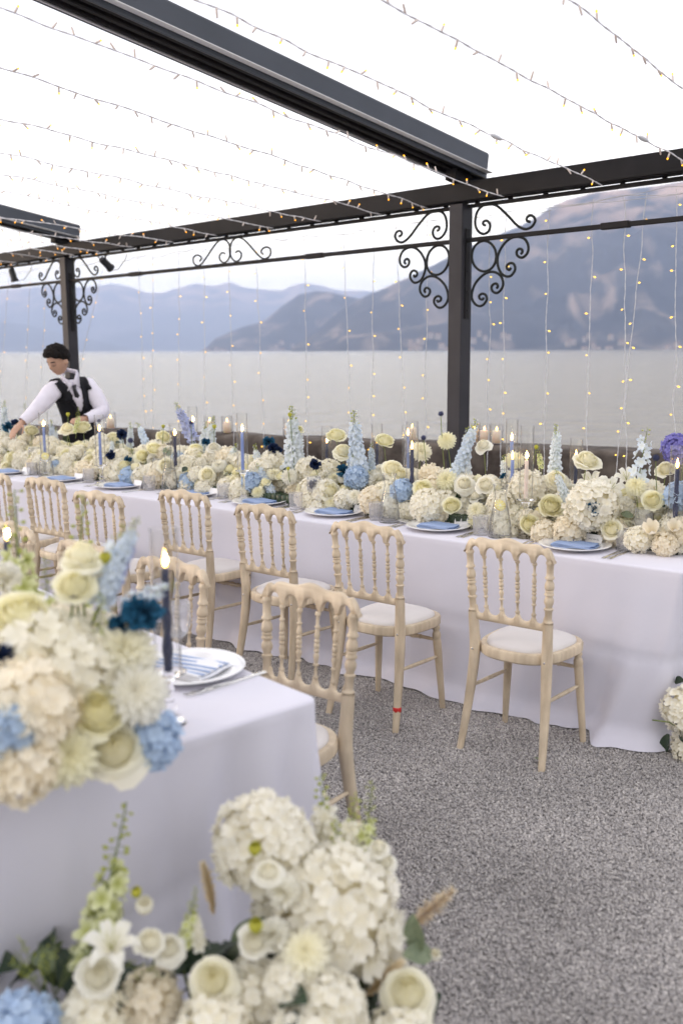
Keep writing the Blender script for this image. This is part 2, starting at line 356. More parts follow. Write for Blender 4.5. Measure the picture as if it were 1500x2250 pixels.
go = mb.build('loose_gravel', GRAV); go['kind'] = 'stuff'; tag(go, 'grey crushed stone lying loose over the terrace between the tables', 'gravel')
ng = bpy.data.node_groups.new('scatter_stones', 'GeometryNodeTree')
ng.interface.new_socket('Geometry', in_out='INPUT', socket_type='NodeSocketGeometry'); ng.interface.new_socket('Geometry', in_out='OUTPUT', socket_type='NodeSocketGeometry')
gi = ng.nodes.new('NodeGroupInput'); gout = ng.nodes.new('NodeGroupOutput')
dp = ng.nodes.new('GeometryNodeDistributePointsOnFaces'); dp.inputs['Density'].default_value = 29000
ci = ng.nodes.new('GeometryNodeCollectionInfo'); ci.inputs['Collection'].default_value = stones; ci.inputs['Separate Children'].default_value = True; ci.inputs['Reset Children'].default_value = True
ip = ng.nodes.new('GeometryNodeInstanceOnPoints'); ip.inputs['Pick Instance'].default_value = True
def rv(lo, hi, t='FLOAT_VECTOR', seed=0):
    r = ng.nodes.new('FunctionNodeRandomValue'); r.data_type = t
    ins = [i for i in r.inputs if i.enabled]; ins[0].default_value = lo; ins[1].default_value = hi
    [i for i in r.inputs if i.name == 'Seed'][0].default_value = seed
    return [o for o in r.outputs if o.enabled][0]
L = ng.links.new
L(gi.outputs[0], dp.inputs[0]); L(dp.outputs['Points'], ip.inputs['Points']); L(ci.outputs[0], ip.inputs['Instance'])
L(rv((0, 0, 0), (6.28, 6.28, 6.28), seed=1), ip.inputs['Rotation']); 
rs = rv(.0024, .0062, 'FLOAT', 2); L(rs, ip.inputs['Scale'])
sp = ng.nodes.new('GeometryNodeSetPosition'); L(dp.outputs['Points'], sp.inputs[0]); L(rv((0, 0, -.002), (0, 0, .0045), seed=3), sp.inputs['Offset']); L(sp.outputs[0], ip.inputs['Points'])
L(ip.outputs[0], gout.inputs[0])
go.modifiers.new('scatter', 'NODES').node_group = ng

# lakeside wall
STONEW = noisy(mat('weathered_stone', rough=.9, spec=.2), (.045, .036, .032), (.17, .145, .125), 7, 9, (1, 1, 1), .3, .75, .6, 30, dist=.01)
def along(s, n, z): p = W0 + WD * s + WN * n; return (p.x, p.y, z)
mb = MB(); rows = []
prof = [(0, -3), (0, .80), (0, .86), (.02, .893), (.06, .902), (.36, .900), (.42, .885), (.44, .85), (.44, -3)]
ns = 160
for i in range(ns + 1):
    s = -9 + i * 36 / ns; r = []
    for (n_, z_) in prof:
        w = mnoise.noise(Vector((s * 1.7, n_ * 3, z_ * 2))) * .022 + mnoise.noise(Vector((s * 7, n_ * 9, z_ * 6))) * .008
        r.append(along(s, n_ + w * .6, z_ + w))
    rows.append(r)
mb.grid(rows); tag(mb.build('lakeside_wall', STONEW), 'low dark weathered stone wall between the terrace and the lake', 'wall')

# lake
LAKE = mat('lake_water', (.26, .235, .18), .20, spec=.9, IOR=1.33)
b = LAKE.node_tree.nodes['Principled BSDF']
tc = nn(LAKE, 'ShaderNodeTexCoord'); mp = nn(LAKE, 'ShaderNodeMapping'); mp.inputs['Scale'].default_value = (.55, 1.0, 1); mp.inputs['Rotation'].default_value = (0, 0, radians(8))
lk(LAKE, tc.outputs['Object'], mp.inputs[0])
n1 = nn(LAKE, 'ShaderNodeTexNoise'); n1.inputs['Scale'].default_value = .8; n1.inputs['Detail'].default_value = 5; lk(LAKE, mp.outputs[0], n1.inputs['Vector'])
n2 = nn(LAKE, 'ShaderNodeTexNoise'); n2.inputs['Scale'].default_value = .05; n2.inputs['Detail'].default_value = 2; lk(LAKE, mp.outputs[0], n2.inputs['Vector'])
bp = nn(LAKE, 'ShaderNodeBump'); bp.inputs['Strength'].default_value = 1.0; bp.inputs['Distance'].default_value = 1.0; lk(LAKE, n1.outputs['Fac'], bp.inputs['Height'])
bp2 = nn(LAKE, 'ShaderNodeBump'); bp2.inputs['Strength'].default_value = .6; bp2.inputs['Distance'].default_value = .5; lk(LAKE, n2.outputs['Fac'], bp2.inputs['Height'])
lk(LAKE, bp.outputs[0], bp2.inputs['Normal']); lk(LAKE, bp2.outputs[0], b.inputs['Normal'])
mb = MB(); p = W0 + WN * .3
mb.add([(-9500, -300, -2), (p.x + 400, -300, -2), (9500, -300, -2), (9500, 12200, -2), (-9500, 12200, -2)], [(0, 2, 3, 4)])
struct(mb.build('lake_water', LAKE, smooth=False))

# hills: ridge line read as (photo x, photo y) pairs, standing at a real distance
def ridge_fn(pts):
    q = [( (x - 750) / FPX, ) for x, _ in pts]
    def az(x): d = ray(x, 768); return atan2(d.x, d.y)
    tab = []
    for x, y in pts:
        d = ray(x, y); tab.append((atan2(d.x, d.y), d.z / hypot(d.x, d.y)))
    def f(a):
        if a <= tab[0][0]: return tab[0][1]
        for (a0, t0), (a1, t1) in zip(tab, tab[1:]):
            if a <= a1: k = (a - a0) / (a1 - a0); return t0 + (t1 - t0) * k
        return tab[-1][1]
    return f
def hill(name, pts, d_shore, d_ridge, material, a0, a1, rough=.12, nA=220, nD=46, seed=0, freq=1.0, slope_pow=1.15):
    f = ridge_fn(pts); rows = []
    for i in range(nA + 1):
        a = a0 + (a1 - a0) * i / nA; r = []
        hr = max(0, CAM_H + f(a) * d_ridge + 2) 
        for j in range(nD + 1):
            t = j / nD
            if t <= .8: k = t / .8; d = d_shore + (d_ridge - d_shore) * k; h = hr * (k ** slope_pow)
            else: k = (t - .8) / .2; d = d_ridge + (d_ridge - d_shore) * .8 * k; h = hr * (1 - .8 * k * k); k = 1 - k * .3
            p = Vector((sin(a) * d, cos(a) * d, 0))
            w = (1 - mnoise.ridged_multi_fractal(p * (freq / 300), .9, 2.1, 6, .9, 2.0) / 1.6) if True else 0
            env = min(1, k * 4) * (1 - .82 * max(0, (k - .55) / .45)) if t <= .8 else .18
            h2 = h + hr * rough * w * env * -1.0
            r.append((p.x, p.y, max(-2.5, h2 - 2) if j else -3))
        rows.append(r)
    mb = MB(); mb.grid(rows); o = mb.build(name, material); return struct(o)
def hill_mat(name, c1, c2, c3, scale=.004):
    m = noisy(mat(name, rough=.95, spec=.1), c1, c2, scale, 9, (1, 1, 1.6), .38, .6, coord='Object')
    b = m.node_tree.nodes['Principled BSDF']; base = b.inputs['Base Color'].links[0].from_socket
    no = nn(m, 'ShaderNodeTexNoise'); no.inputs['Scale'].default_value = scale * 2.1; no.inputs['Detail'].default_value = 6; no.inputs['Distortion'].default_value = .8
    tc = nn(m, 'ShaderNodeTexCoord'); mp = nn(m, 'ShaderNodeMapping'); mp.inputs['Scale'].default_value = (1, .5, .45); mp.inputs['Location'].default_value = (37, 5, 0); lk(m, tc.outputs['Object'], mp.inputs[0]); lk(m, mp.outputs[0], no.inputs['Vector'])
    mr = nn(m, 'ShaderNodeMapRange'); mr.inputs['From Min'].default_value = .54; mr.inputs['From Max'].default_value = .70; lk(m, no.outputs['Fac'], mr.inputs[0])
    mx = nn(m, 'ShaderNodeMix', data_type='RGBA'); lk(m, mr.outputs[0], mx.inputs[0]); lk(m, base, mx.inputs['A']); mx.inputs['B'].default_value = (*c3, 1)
    sp_ = nn(m, 'ShaderNodeSeparateXYZ'); lk(m, tc.outputs['Object'], sp_.inputs[0]); hr_ = nn(m, 'ShaderNodeMapRange'); hr_.inputs['From Min'].default_value = 300; hr_.inputs['From Max'].default_value = 470; lk(m, sp_.outputs['Z'], hr_.inputs[0])   # warm sunlight on the summit, painted into the colour by height
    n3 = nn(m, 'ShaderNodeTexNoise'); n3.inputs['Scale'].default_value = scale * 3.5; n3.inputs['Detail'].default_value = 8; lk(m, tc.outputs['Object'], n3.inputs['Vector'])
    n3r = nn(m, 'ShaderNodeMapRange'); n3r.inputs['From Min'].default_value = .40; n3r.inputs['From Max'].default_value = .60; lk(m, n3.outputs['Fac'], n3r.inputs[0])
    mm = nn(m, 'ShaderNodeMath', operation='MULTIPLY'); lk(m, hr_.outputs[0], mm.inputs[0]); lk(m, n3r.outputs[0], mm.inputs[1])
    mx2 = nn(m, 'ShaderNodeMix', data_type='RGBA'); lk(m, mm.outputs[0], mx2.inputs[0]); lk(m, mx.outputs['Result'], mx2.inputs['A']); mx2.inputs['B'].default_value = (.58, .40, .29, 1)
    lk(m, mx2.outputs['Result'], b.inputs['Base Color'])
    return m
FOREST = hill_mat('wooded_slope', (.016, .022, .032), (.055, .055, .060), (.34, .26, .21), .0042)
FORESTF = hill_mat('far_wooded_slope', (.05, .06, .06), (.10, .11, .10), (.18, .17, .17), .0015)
HZ = .5
right_ridge = [(430, 768), (640, 764), (700, 720), (760, 672), (800, 650), (850, 628), (913, 597), (987, 560), (1050, 532), (1100, 510), (1175, 475), (1200, 455), (1250, 430), (1300, 415), (1400, 400), (1500, 385), (1700, 350), (2100, 330), (2600, 420)]
cape_ridge = [(438, 771), (451, 766), (473, 743), (500, 731), (532, 718), (560, 711), (583, 703), (620, 670), (657, 644), (693, 637), (723, 641), (752, 647), (800, 655), (900, 690), (1000, 765)]
far_ridge = [(-900, 610), (-300, 622), (0, 636), (40, 634), (75, 630), (130, 624), (180, 632), (220, 628), (245, 622), (280, 628), (325, 643), (360, 642), (390, 632), (430, 622), (470, 628), (505, 618), (535, 630), (590, 635), (620, 637), (640, 626), (668, 620), (700, 625), (740, 637), (900, 640)]
mid_ridge = [(-900, 640), (-400, 670), (-100, 690), (0, 706), (60, 712), (100, 722), (168, 740), (230, 752), (300, 768), (330, 771)]
def azx(x): d = ray(x, 768); return atan2(d.x, d.y)
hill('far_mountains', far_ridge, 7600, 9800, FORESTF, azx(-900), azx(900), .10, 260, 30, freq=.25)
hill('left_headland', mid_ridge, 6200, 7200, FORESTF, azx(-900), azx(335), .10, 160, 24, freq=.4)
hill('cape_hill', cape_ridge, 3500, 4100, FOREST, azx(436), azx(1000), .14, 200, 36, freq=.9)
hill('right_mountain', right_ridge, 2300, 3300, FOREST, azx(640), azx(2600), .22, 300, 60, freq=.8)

# lakeside villages: clusters of tiny houses too far off to tell apart
HOUSEW = mat('village_wall', (.40, .33, .28), .9); HOUSER = mat('village_roof', (.20, .11, .08), .9)
def village(label, a0, a1, d, cnt, hmax, seed, spread=60):
    rnd = random.Random(seed); mb = MB()
    for _ in range(cnt):
        a = azx(rnd.uniform(a0, a1)); up = rnd.random() ** 2; dd = d + up * spread
        w, dp_, h = rnd.uniform(7, 16), rnd.uniform(7, 12), rnd.uniform(5, hmax); z = up * spread * .42 - 2
        Mx = Matrix.Translation((sin(a) * dd, cos(a) * dd, z)) @ Matrix.Rotation(rnd.uniform(-.4, .4), 4, 'Z')
        mb.box((0, 0, h / 2 - 3), (w, dp_, h + 6), 0, Mx)
        e_ = [Mx @ Vector(v) for v in ((-w / 2 - .5, -dp_ / 2 - .5, h), (w / 2 + .5, -dp_ / 2 - .5, h), (w / 2 + .5, dp_ / 2 + .5, h), (-w / 2 - .5, dp_ / 2 + .5, h), (-w / 2, 0, h + 2.6), (w / 2, 0, h + 2.6))]
        mb.add(e_, [(0, 1, 5, 4), (2, 3, 4, 5), (1, 2, 5), (3, 0, 4), (3, 2, 1, 0)], 1)
    o = mb.build('lakeside_village', [HOUSEW, HOUSER], smooth=False); o['kind'] = 'stuff'; return tag(o, label, 'village')
village('pale and terracotta village strung along the foot of the cape', 560, 760, 3495, 20, 8, 3, 110)
village('thin village of small pale houses on the shore behind the near post', 900, 1120, 2298, 18, 7, 5, 90)
village('scattered shore houses under the right mountain near the hanging lights', 1230, 1500, 2298, 14, 7, 8, 80)
village('few tiny houses at the tip of the cape', 448, 500, 3494, 7, 9, 9, 20)

# air
hz = MB(); hz.box((0, 6000, 415), (19600, 12700, 839)); hzo = hz.mesh('haze', bpy.data.materials.new('air'), smooth=False)
am = hzo.materials[0]; am.use_nodes = True; am.node_tree.nodes.clear()
pv = nn(am, 'ShaderNodeVolumePrincipled'); pv.inputs['Color'].default_value = (.60, .72, 1.0, 1); pv.inputs['Density'].default_value = 2.1e-4; pv.inputs['Anisotropy'].default_value = 0.3
ao = nn(am, 'ShaderNodeOutputMaterial'); lk(am, pv.outputs[0], ao.inputs['Volume'])
hzob = place('haze', hzo); hzob['kind'] = 'stuff'; tag(hzob, 'bluish evening haze lying over the whole lake', 'haze')
# ================================================================ PERGOLA
PAZ = -44.7
PD = Vector((sin(radians(PAZ)), cos(radians(PAZ)), 0)); PN = Vector((-PD.y, PD.x, 0)) * -1     # along the ring beam (away, left) / towards the lake
if PN.y < 0: PN = -PN
PP = Vector((.85, 7.25, 0))
pg = thing('pergola', 'charcoal steel pergola with scrollwork brackets standing along the lakeside wall', 'pergola', PP, 0)
def P(u, n, z): v = PD * u + PN * n; return Vector((v.x, v.y, z))
MP = Matrix(((PD.x, PN.x, 0, 0), (PD.y, PN.y, 0, 0), (0, 0, 1, 0), (0, 0, 0, 1)))
SPAN = 5.42
for k, u in enumerate((0, SPAN, -SPAN)):
    m_ = MB(); m_.bbox((u, 0, 1.35), (.118, .118, 2.70), .004, 0, MP); m_.bbox((u, 0, .012), (.22, .22, .024), .004, 0, MP)
    po = m_.build('post', METAL, pg, smooth=False)
    for s in (-1, 1):
        q = MB(); q.bbox((u + s * .0635, .0, 2.22), (.008, .045, .62), .002, 0, MP)
        for z in (1.97, 2.1, 2.24): q.lathe([(.007, 0), (.007, .004), (.0, .007)], 8, MP @ Matrix.Translation((u + s * .068, 0, z)) @ Matrix.Rotation(s * pi / 2, 4, 'Y'))
        q.build('fixing_plate', METALD, po, smooth=False)
# ring beam: box with stepped lower lip, then thin curtain rail below
m_ = MB(); m_.bbox((2.2, 0, 2.775), (17, .13, .13), .004, 0, MP); m_.bbox((2.2, -.0675, 2.72), (17, .006, .012), .001, 0, MP)
m_.build('ring_beam', METALD, pg, smooth=False)
m_ = MB(); m_.bbox((2.2, .03, 2.686), (17, .05, .022), .002, 0, MP)
for i in range(60): m_.box((-6 + i * .28, .03, 2.704), (.02, .03, .02), 0, MP)
m_.build('curtain_rail', METALD, pg, smooth=False)
m_ = MB(); m_.bbox((2.2, .075, 2.703), (17, .012, .008), .001, 0, MP); m_.build('drip_edge', ALU, pg, smooth=False)
m_ = MB(); m_.bbox((2.2, 0, 2.452), (17, .03, .03), .003, 0, MP)
for u in (-1.22, 1.5, 4.1, 6.6): m_.bbox((u, 0, 2.452), (.20, .042, .042), .006, 0, MP)
m_.build('tie_rod', METALD, pg, smooth=False)
# rafters, falling towards the lake
def rafter(u, name='rafter'):
    sl_ = .150; Lr = 6.2; ang = math.atan(sl_)
    F_ = MP @ Matrix.Translation((u, .09, 2.905)) @ Matrix.Rotation(-ang, 4, 'X') @ Matrix.Rotation(pi, 4, 'Z')    # local +y runs back from the lake, upwards
    m_ = MB()
    m_.bbox((-.118, Lr / 2, .045), (.012, Lr, .165), .002, 0, F_)          # right side plate
    m_.bbox((.118, Lr / 2, .045), (.012, Lr, .165), .002, 0, F_)
    m_.bbox((0, Lr / 2, .131), (.236, Lr, .010), .002, 0, F_)
    m_.bbox((0, -.004, .045), (.236, .010, .165), .002, 0, F_)
    r_ = m_.build(name, METALB, pg, smooth=False)
    for i in range(5):
        q = MB(); q.bbox((-.085 + i * .0425, Lr / 2, -.012 + (i % 2) * .012), (.026, Lr, .030), .006, 0, F_); q.build('track_groove', METALD, r_, smooth=False)
    q = MB(); q.bbox((-.105, Lr / 2, -.030), (.012, Lr, .012), .003, 0, F_); q.build('edge_strip', ALU, r_, smooth=False)
    for i in range(9):
        for dz in (.015, .075):
            q = MB(); q.lathe([(.006, 0), (.006, .003), (0, .005)], 8, F_ @ Matrix.Translation((-.124, .35 + i * .62 + dz * 3, dz)) @ Matrix.Rotation(-pi / 2, 4, 'Y')); q.build('screw', METALD, r_)
    q = MB(); q.box((.150, Lr / 2, -.004), (.05, Lr, .004), 0, F_); q.build('fabric_edge', FABR, r_, smooth=False)
    q = MB(); q.bbox((0, .16, -.055), (.10, .16, .075), .006, 0, F_); q.bbox((.02, .12, -.075), (.05, .09, .04), .006, 0, F_); q.build('rafter_bracket', METALD, r_, smooth=False)
rafter(-.03); rafter(SPAN + .0)
# scrollwork, traced in the plane of the beam
def crop(pts, x0, y0, k): return [(x0 + x * k, y0 + y * k) for x, y in pts]
def uz(pt): v = onv(pt[0], pt[1], PP, PAZ) - PP; return (v.dot(PD), v.z)
def smooth_path(p, n=4):
    out = []
    for i in range(len(p) - 1):
        a, b, c, d = p[max(i - 1, 0)], p[i], p[i + 1], p[min(i + 2, len(p) - 1)]
        for k in range(n):
            t = k / n
            out.append(tuple(.5 * ((2 * b[j]) + (c[j] - a[j]) * t + (2 * a[j] - 5 * b[j] + 4 * c[j] - d[j]) * t * t + (-a[j] + 3 * b[j] - 3 * c[j] + d[j]) * t ** 3) for j in (0, 1)))
    out.append(p[-1]); return out
C7 = (850, 420, 350 / 1500)
up_s = [(925, 322), (905, 314), (903, 293), (925, 279), (950, 285), (968, 320), (960, 365), (935, 395), (900, 402), (860, 380), (832, 330), (830, 260), (850, 190), (890, 145), (940, 125), (1000, 125), (1050, 150), (1100, 195), (1150, 245), (1210, 310), (1260, 345), (1310, 358), (1360, 335), (1390, 290), (1388, 255), (1365, 232), (1335, 232), (1312, 255), (1318, 280), (1345, 288)]
circ = [(912 + 115 * cos(a / 16 * 2 * pi), 612 + 143 * sin(a / 16 * 2 * pi)) for a in range(17)]
big_c = [(1258, 592), (1272, 575), (1268, 552), (1242, 543), (1220, 565), (1222, 598), (1245, 622), (1280, 622), (1315, 590), (1330, 540), (1318, 485), (1285, 445), (1230, 430), (1170, 440), (1110, 485), (1060, 560), (1038, 640), (1045, 710), (1075, 775), (1120, 802), (1165, 795), (1200, 750), (1203, 710), (1185, 682), (1155, 678), (1128, 700), (1128, 728), (1150, 742), (1165, 722)]
low_c = [(1030, 915), (1042, 895), (1030, 872), (1003, 875), (983, 900), (988, 935), (1015, 957), (1050, 950), (1085, 905), (1090, 850), (1065, 795), (1010, 762), (950, 765), (890, 800), (830, 870), (800, 950), (800, 1015), (830, 1065), (870, 1082), (910, 1065), (938, 1020), (928, 980), (895, 965), (868, 985), (872, 1012), (898, 1020), (908, 1002)]
SCR = [smooth_path([uz(q) for q in crop(c, *C7)]) for c in (up_s, circ, big_c, low_c)]
def scroll(pl, u0, mir, r=.0095):
    m_ = MB()
    for path in pl:
        m_.tube([P(u0 + (u if not mir else -u), 0, z) for u, z in path], r, 7)
    m_.build('scroll_bracket', IRON, pg)
for u0 in (0, SPAN, -SPAN):
    for mir in (False, True):
        for k_ in (0, 1, 2, 3): scroll([SCR[k_]], u0, mir)
C5 = (0, 450, .5)
mid = [(878, 248), (886, 236), (878, 224), (862, 222), (850, 235), (853, 258), (870, 268), (888, 258), (910, 228), (935, 190), (955, 165), (978, 152), (1000, 162), (1012, 190), (1011, 222), (1000, 245), (984, 255), (968, 243), (965, 224), (976, 211), (988, 215)]
mp_ = smooth_path([uz(q) for q in crop(mid, *C5)]); uc = uz((506, 560))[0]
scroll([mp_], 0, False, .008); scroll([[(2 * uc - u, z) for u, z in mp_]], 0, False, .008)
scroll([[(u - SPAN, z) for u, z in mp_]], 0, False, .008); scroll([[(2 * uc - u - SPAN, z) for u, z in mp_]], 0, False, .008)

# spotlights under the beam
def spot(x, y, label, az, tilt):
    p = onv(x, y, PP + PN * -.02, PAZ)
    t = thing('spotlight', label, 'spotlight', (p.x, p.y, 2.672), 0, 'spotlights under the ring beam')
    m_ = MB(); m_.lathe([(.02, 0), (.02, -.012), (.008, -.014), (.008, -.06)], 10); m_.build('stem', BLACKP, t)
    Mh = Matrix.Translation((0, 0, -.085)) @ Matrix.Rotation(az, 4, 'Z') @ Matrix.Rotation(tilt, 4, 'Y')
    m_ = MB(); m_.lathe([(0, -.075), (.030, -.07), (.036, -.05), (.038, .05), (.046, .065), (.046, .085), (.040, .085), (.036, .07), (0, .068)], 18, Mh); m_.build('lamp_head', BLACKP, t, angle=30)
    m_ = MB(); m_.tube([Mh @ Vector((0, 0, -.07)), Mh @ Vector((0, .02, -.12)), (.05, .03, -.16), (.12, .04, -.14), (.2, .05, -.03), (.21, .05, .01)], .004, 6); m_.build('cable', BLACKP, t)
spot(232, 560, 'black spotlight hanging under the beam just beside the far post', .9, 2.2)
spot(28, 588, 'small black spotlight under the beam at the left edge of the picture', .4, 2.9)

# ================================================================ FAIRY LIGHTS
def bulb_mesh(nm, L_, r_):
    m_ = MB(); m_.lathe([(r_ * .7, 0), (r_, L_ * .12), (r_, L_ * .68), (r_ * .8, L_ * .74)], 7, mi=0)
    m_.lathe([(r_ * .8, L_ * .74), (r_ * .95, L_ * .84), (r_ * .7, L_ * .95), (0, L_)], 7, mi=1, cap=False); return m_.mesh(nm, [LEDCAP, LEDON])
BULB = bulb_mesh('bulb', .040, .0050)
m_ = MB(); m_.lathe([(.0014, 0), (.0016, .014), (.0028, .016)], 5, mi=0); m_.lathe([(.0028, .016), (.0048, .021), (.0048, .026), (.003, .031), (0, .033)], 8, mi=1, cap=False); CBULB = m_.mesh('bulb', [WIREC, LEDON2])
BULBOFF = bulb_mesh('bulb', .040, .0048); BULBOFF.materials[1] = LEDCAP
rnd = random.Random(5)
def string_light(A, B, label, nb, sag=.05, r=.0038):
    A, B = Vector(A), Vector(B); D = B - A; Ln = D.length; t = thing('overhead_light_string', label, 'fairy lights', A, 0, 'overhead fairy light strings')
    side = D.cross(Vector((0, 0, 1))).normalized(); n = int(Ln / .035); c = []
    for i in range(n + 1):
        k = i / n; w = mnoise.noise(Vector((k * Ln * 5, A.x * 3, A.y))) * .012
        c.append(D * k + Vector((0, 0, -sag * 4 * k * (1 - k) + w)) + side * mnoise.noise(Vector((A.x * 9, k * Ln * 5, 2))) * .012)
    m_ = MB()
    for ph in (0, pi):
        m_.tube([p + (side * cos(i * 1.35 + ph) + Vector((0, 0, 1)) * sin(i * 1.35 + ph)) * r * .55 for i, p in enumerate(c)], r * .62, 5)
    m_.build('wire', WIRE, t)
    i = rnd.uniform(1, 4)
    while i < n:
        p = c[int(i)]; down = rnd.random() < .62
        v = Vector((rnd.uniform(-.5, .5), rnd.uniform(-.5, .5), -1 if down else 1)) + D.normalized() * rnd.uniform(-1.3, 1.3)
        q = place('bulb', BULB if rnd.random() < .62 else BULBOFF, t, p, v.to_track_quat('Z', 'Y'))
        i += rnd.uniform(.085, .16) / .035
    return t, c
ORD = ['first', 'second', 'third', 'fourth', 'fifth', 'sixth', 'seventh', 'eighth', 'ninth', 'tenth', 'eleventh', 'twelfth', 'thirteenth', 'fourteenth', 'fifteenth', 'sixteenth']
OS = [((1105, 432), (0, 15)), ((939, 458), (0, 147)), ((836, 477), (0, 259)), ((704, 491), (0, 335)), ((601, 506), (0, 381)), ((477, 522), (0, 419)),
      ((381, 531), (0, 477)), ((293, 541), (0, 503)), ((221, 553), (0, 527)), ((165, 560), (0, 545)), ((112, 568), (0, 556)), ((40, 577), (-160, 556))]
for k, (e_, g_) in enumerate(OS):
    E_ = onv(*e_, PP - PN * .07, PAZ); E_.z = 2.70; dirv = -PN
    G_ = onv(*g_, E_, PAZ + 270); ext = (G_ - E_) * 1.12
    if ext.length > 6.0: ext = ext * (6.0 / ext.length)
    if ext.length < 1.5 or G_.z < 2.3: ext = Vector((-PN.x * 4.5, -PN.y * 4.5, .28))
    string_light(E_, E_ + ext, 'overhead string of white wired fairy lights, %s to the left of the large rafter' % ORD[k], 20, 0.0 if k > 1 else .0)
for k, (e_, g_) in enumerate([((1320, 422), (390, -20)), ((1545, 408), (820, -10)), ((1700, 400), (1240, -10))]):
    E_ = onv(*e_, PP - PN * .07, PAZ); E_.z = 2.69; G_ = onv(*g_, E_, PAZ + 270); ext = (G_ - E_) * 1.15
    t_, c_ = string_light(E_, E_ + ext, 'overhead string of white wired fairy lights, %s to the right of the large rafter' % ORD[k], 20, 0.0)
    if k < 2:
        cc = c_[int(len(c_) * (.30, .23)[k])]; q = MB(); q.lathe([(.004, -.05), (.009, -.04), (.012, -.015), (.013, .015), (.009, .04), (.004, .05)], 10); q.build('plug', WIREC, t_, loc=cc, rot=(ext.to_track_quat('Z', 'Y')).to_euler())
# tangle of feed cable along the underside of the beam
fc = thing('feed_cable', 'thin pale cable looping along the underside of the ring beam', 'cable', PP + Vector((0, 0, 2.66)), 0)
m_ = MB()
for q_ in range(3):
    pts = []
    for i in range(260):
        u = -4.0 + i * .05; sag = .035 * abs(sin(u * 2.1 + q_ * 1.3)) + .03 * (mnoise.noise(Vector((u * 3, q_ * 7, 1))) + .2)
        v = PD * u + PN * (.09 + .02 * mnoise.noise(Vector((u * 4, q_, 3)))); pts.append((v.x, v.y, -sag - .01 * q_))
    m_.tube(pts, .0018, 5)
m_.build('strand', WIREC, fc)
# curtain of hanging strands on the lake side
CUR = [(1483, 1483), (1420, 1383), (1368, 1372), (1303, 1294), (1206, 1199), (1110, 1104), (1076, 1072), (940, 936), (871, 881), (822, 818), (754, 764), (668, 672), (560, 571), (500, 508), (445, 449), (390, 394), (332, 336), (299, 312), (226, 186), (97, 95), (60, 61), (12, 8)]
rc = random.Random(9)
right_n = 7
for k, (xt, xb) in enumerate(CUR):
    A = onv(xt, 455, PP + PN * .10, PAZ); A.z = 2.655 - rc.uniform(0, .03)
    Bq = onv(xb, 760, PP + PN * .10, PAZ)
    zb = rc.uniform(.62, .82); slope = (Bq - A) / max(.1, A.z - Bq.z)
    if k < right_n: lab = 'hanging fairy light strand on the lake side, %s to the right of the near post' % ORD[right_n - 1 - k]
    else: lab = 'hanging fairy light strand on the lake side, %s to the left of the near post' % ORD[k - right_n]
    t = thing('hanging_light_strand', lab, 'fairy lights', A, 0, 'hanging fairy light strands')
    c = []; n = int((A.z - zb) / .03); hs = Vector((slope.x, slope.y, 0)) * .98
    for i in range(n + 1):
        z = -i * .03; w = .010
        c.append(hs * (-z) + PD * (mnoise.noise(Vector((k * 3.1, z * 3.5, 0))) * w * 2 + mnoise.noise(Vector((k * 3.1, z * 14, 5))) * w * .55) + PN * mnoise.noise(Vector((k, z * 3, 9))) * w + Vector((0, 0, z)))
    m_ = MB()
    for ph in (0, pi): m_.tube([p + (PD * cos(i * 1.5 + ph) + PN * sin(i * 1.5 + ph)) * .0017 for i, p in enumerate(c)], .0015, 4)
    m_.build('wire', WIREC, t)
    i = rc.uniform(3, 9)
    while i < n:
        s_ = rc.choice((-1, 1)); v = PD * s_ + PN * rc.uniform(-.6, .6) + Vector((0, 0, rc.uniform(-.5, .1)))
        place('bulb', CBULB, t, c[int(i)], v.to_track_quat('Z', 'Y')); i += rc.uniform(.15, .28) / .03
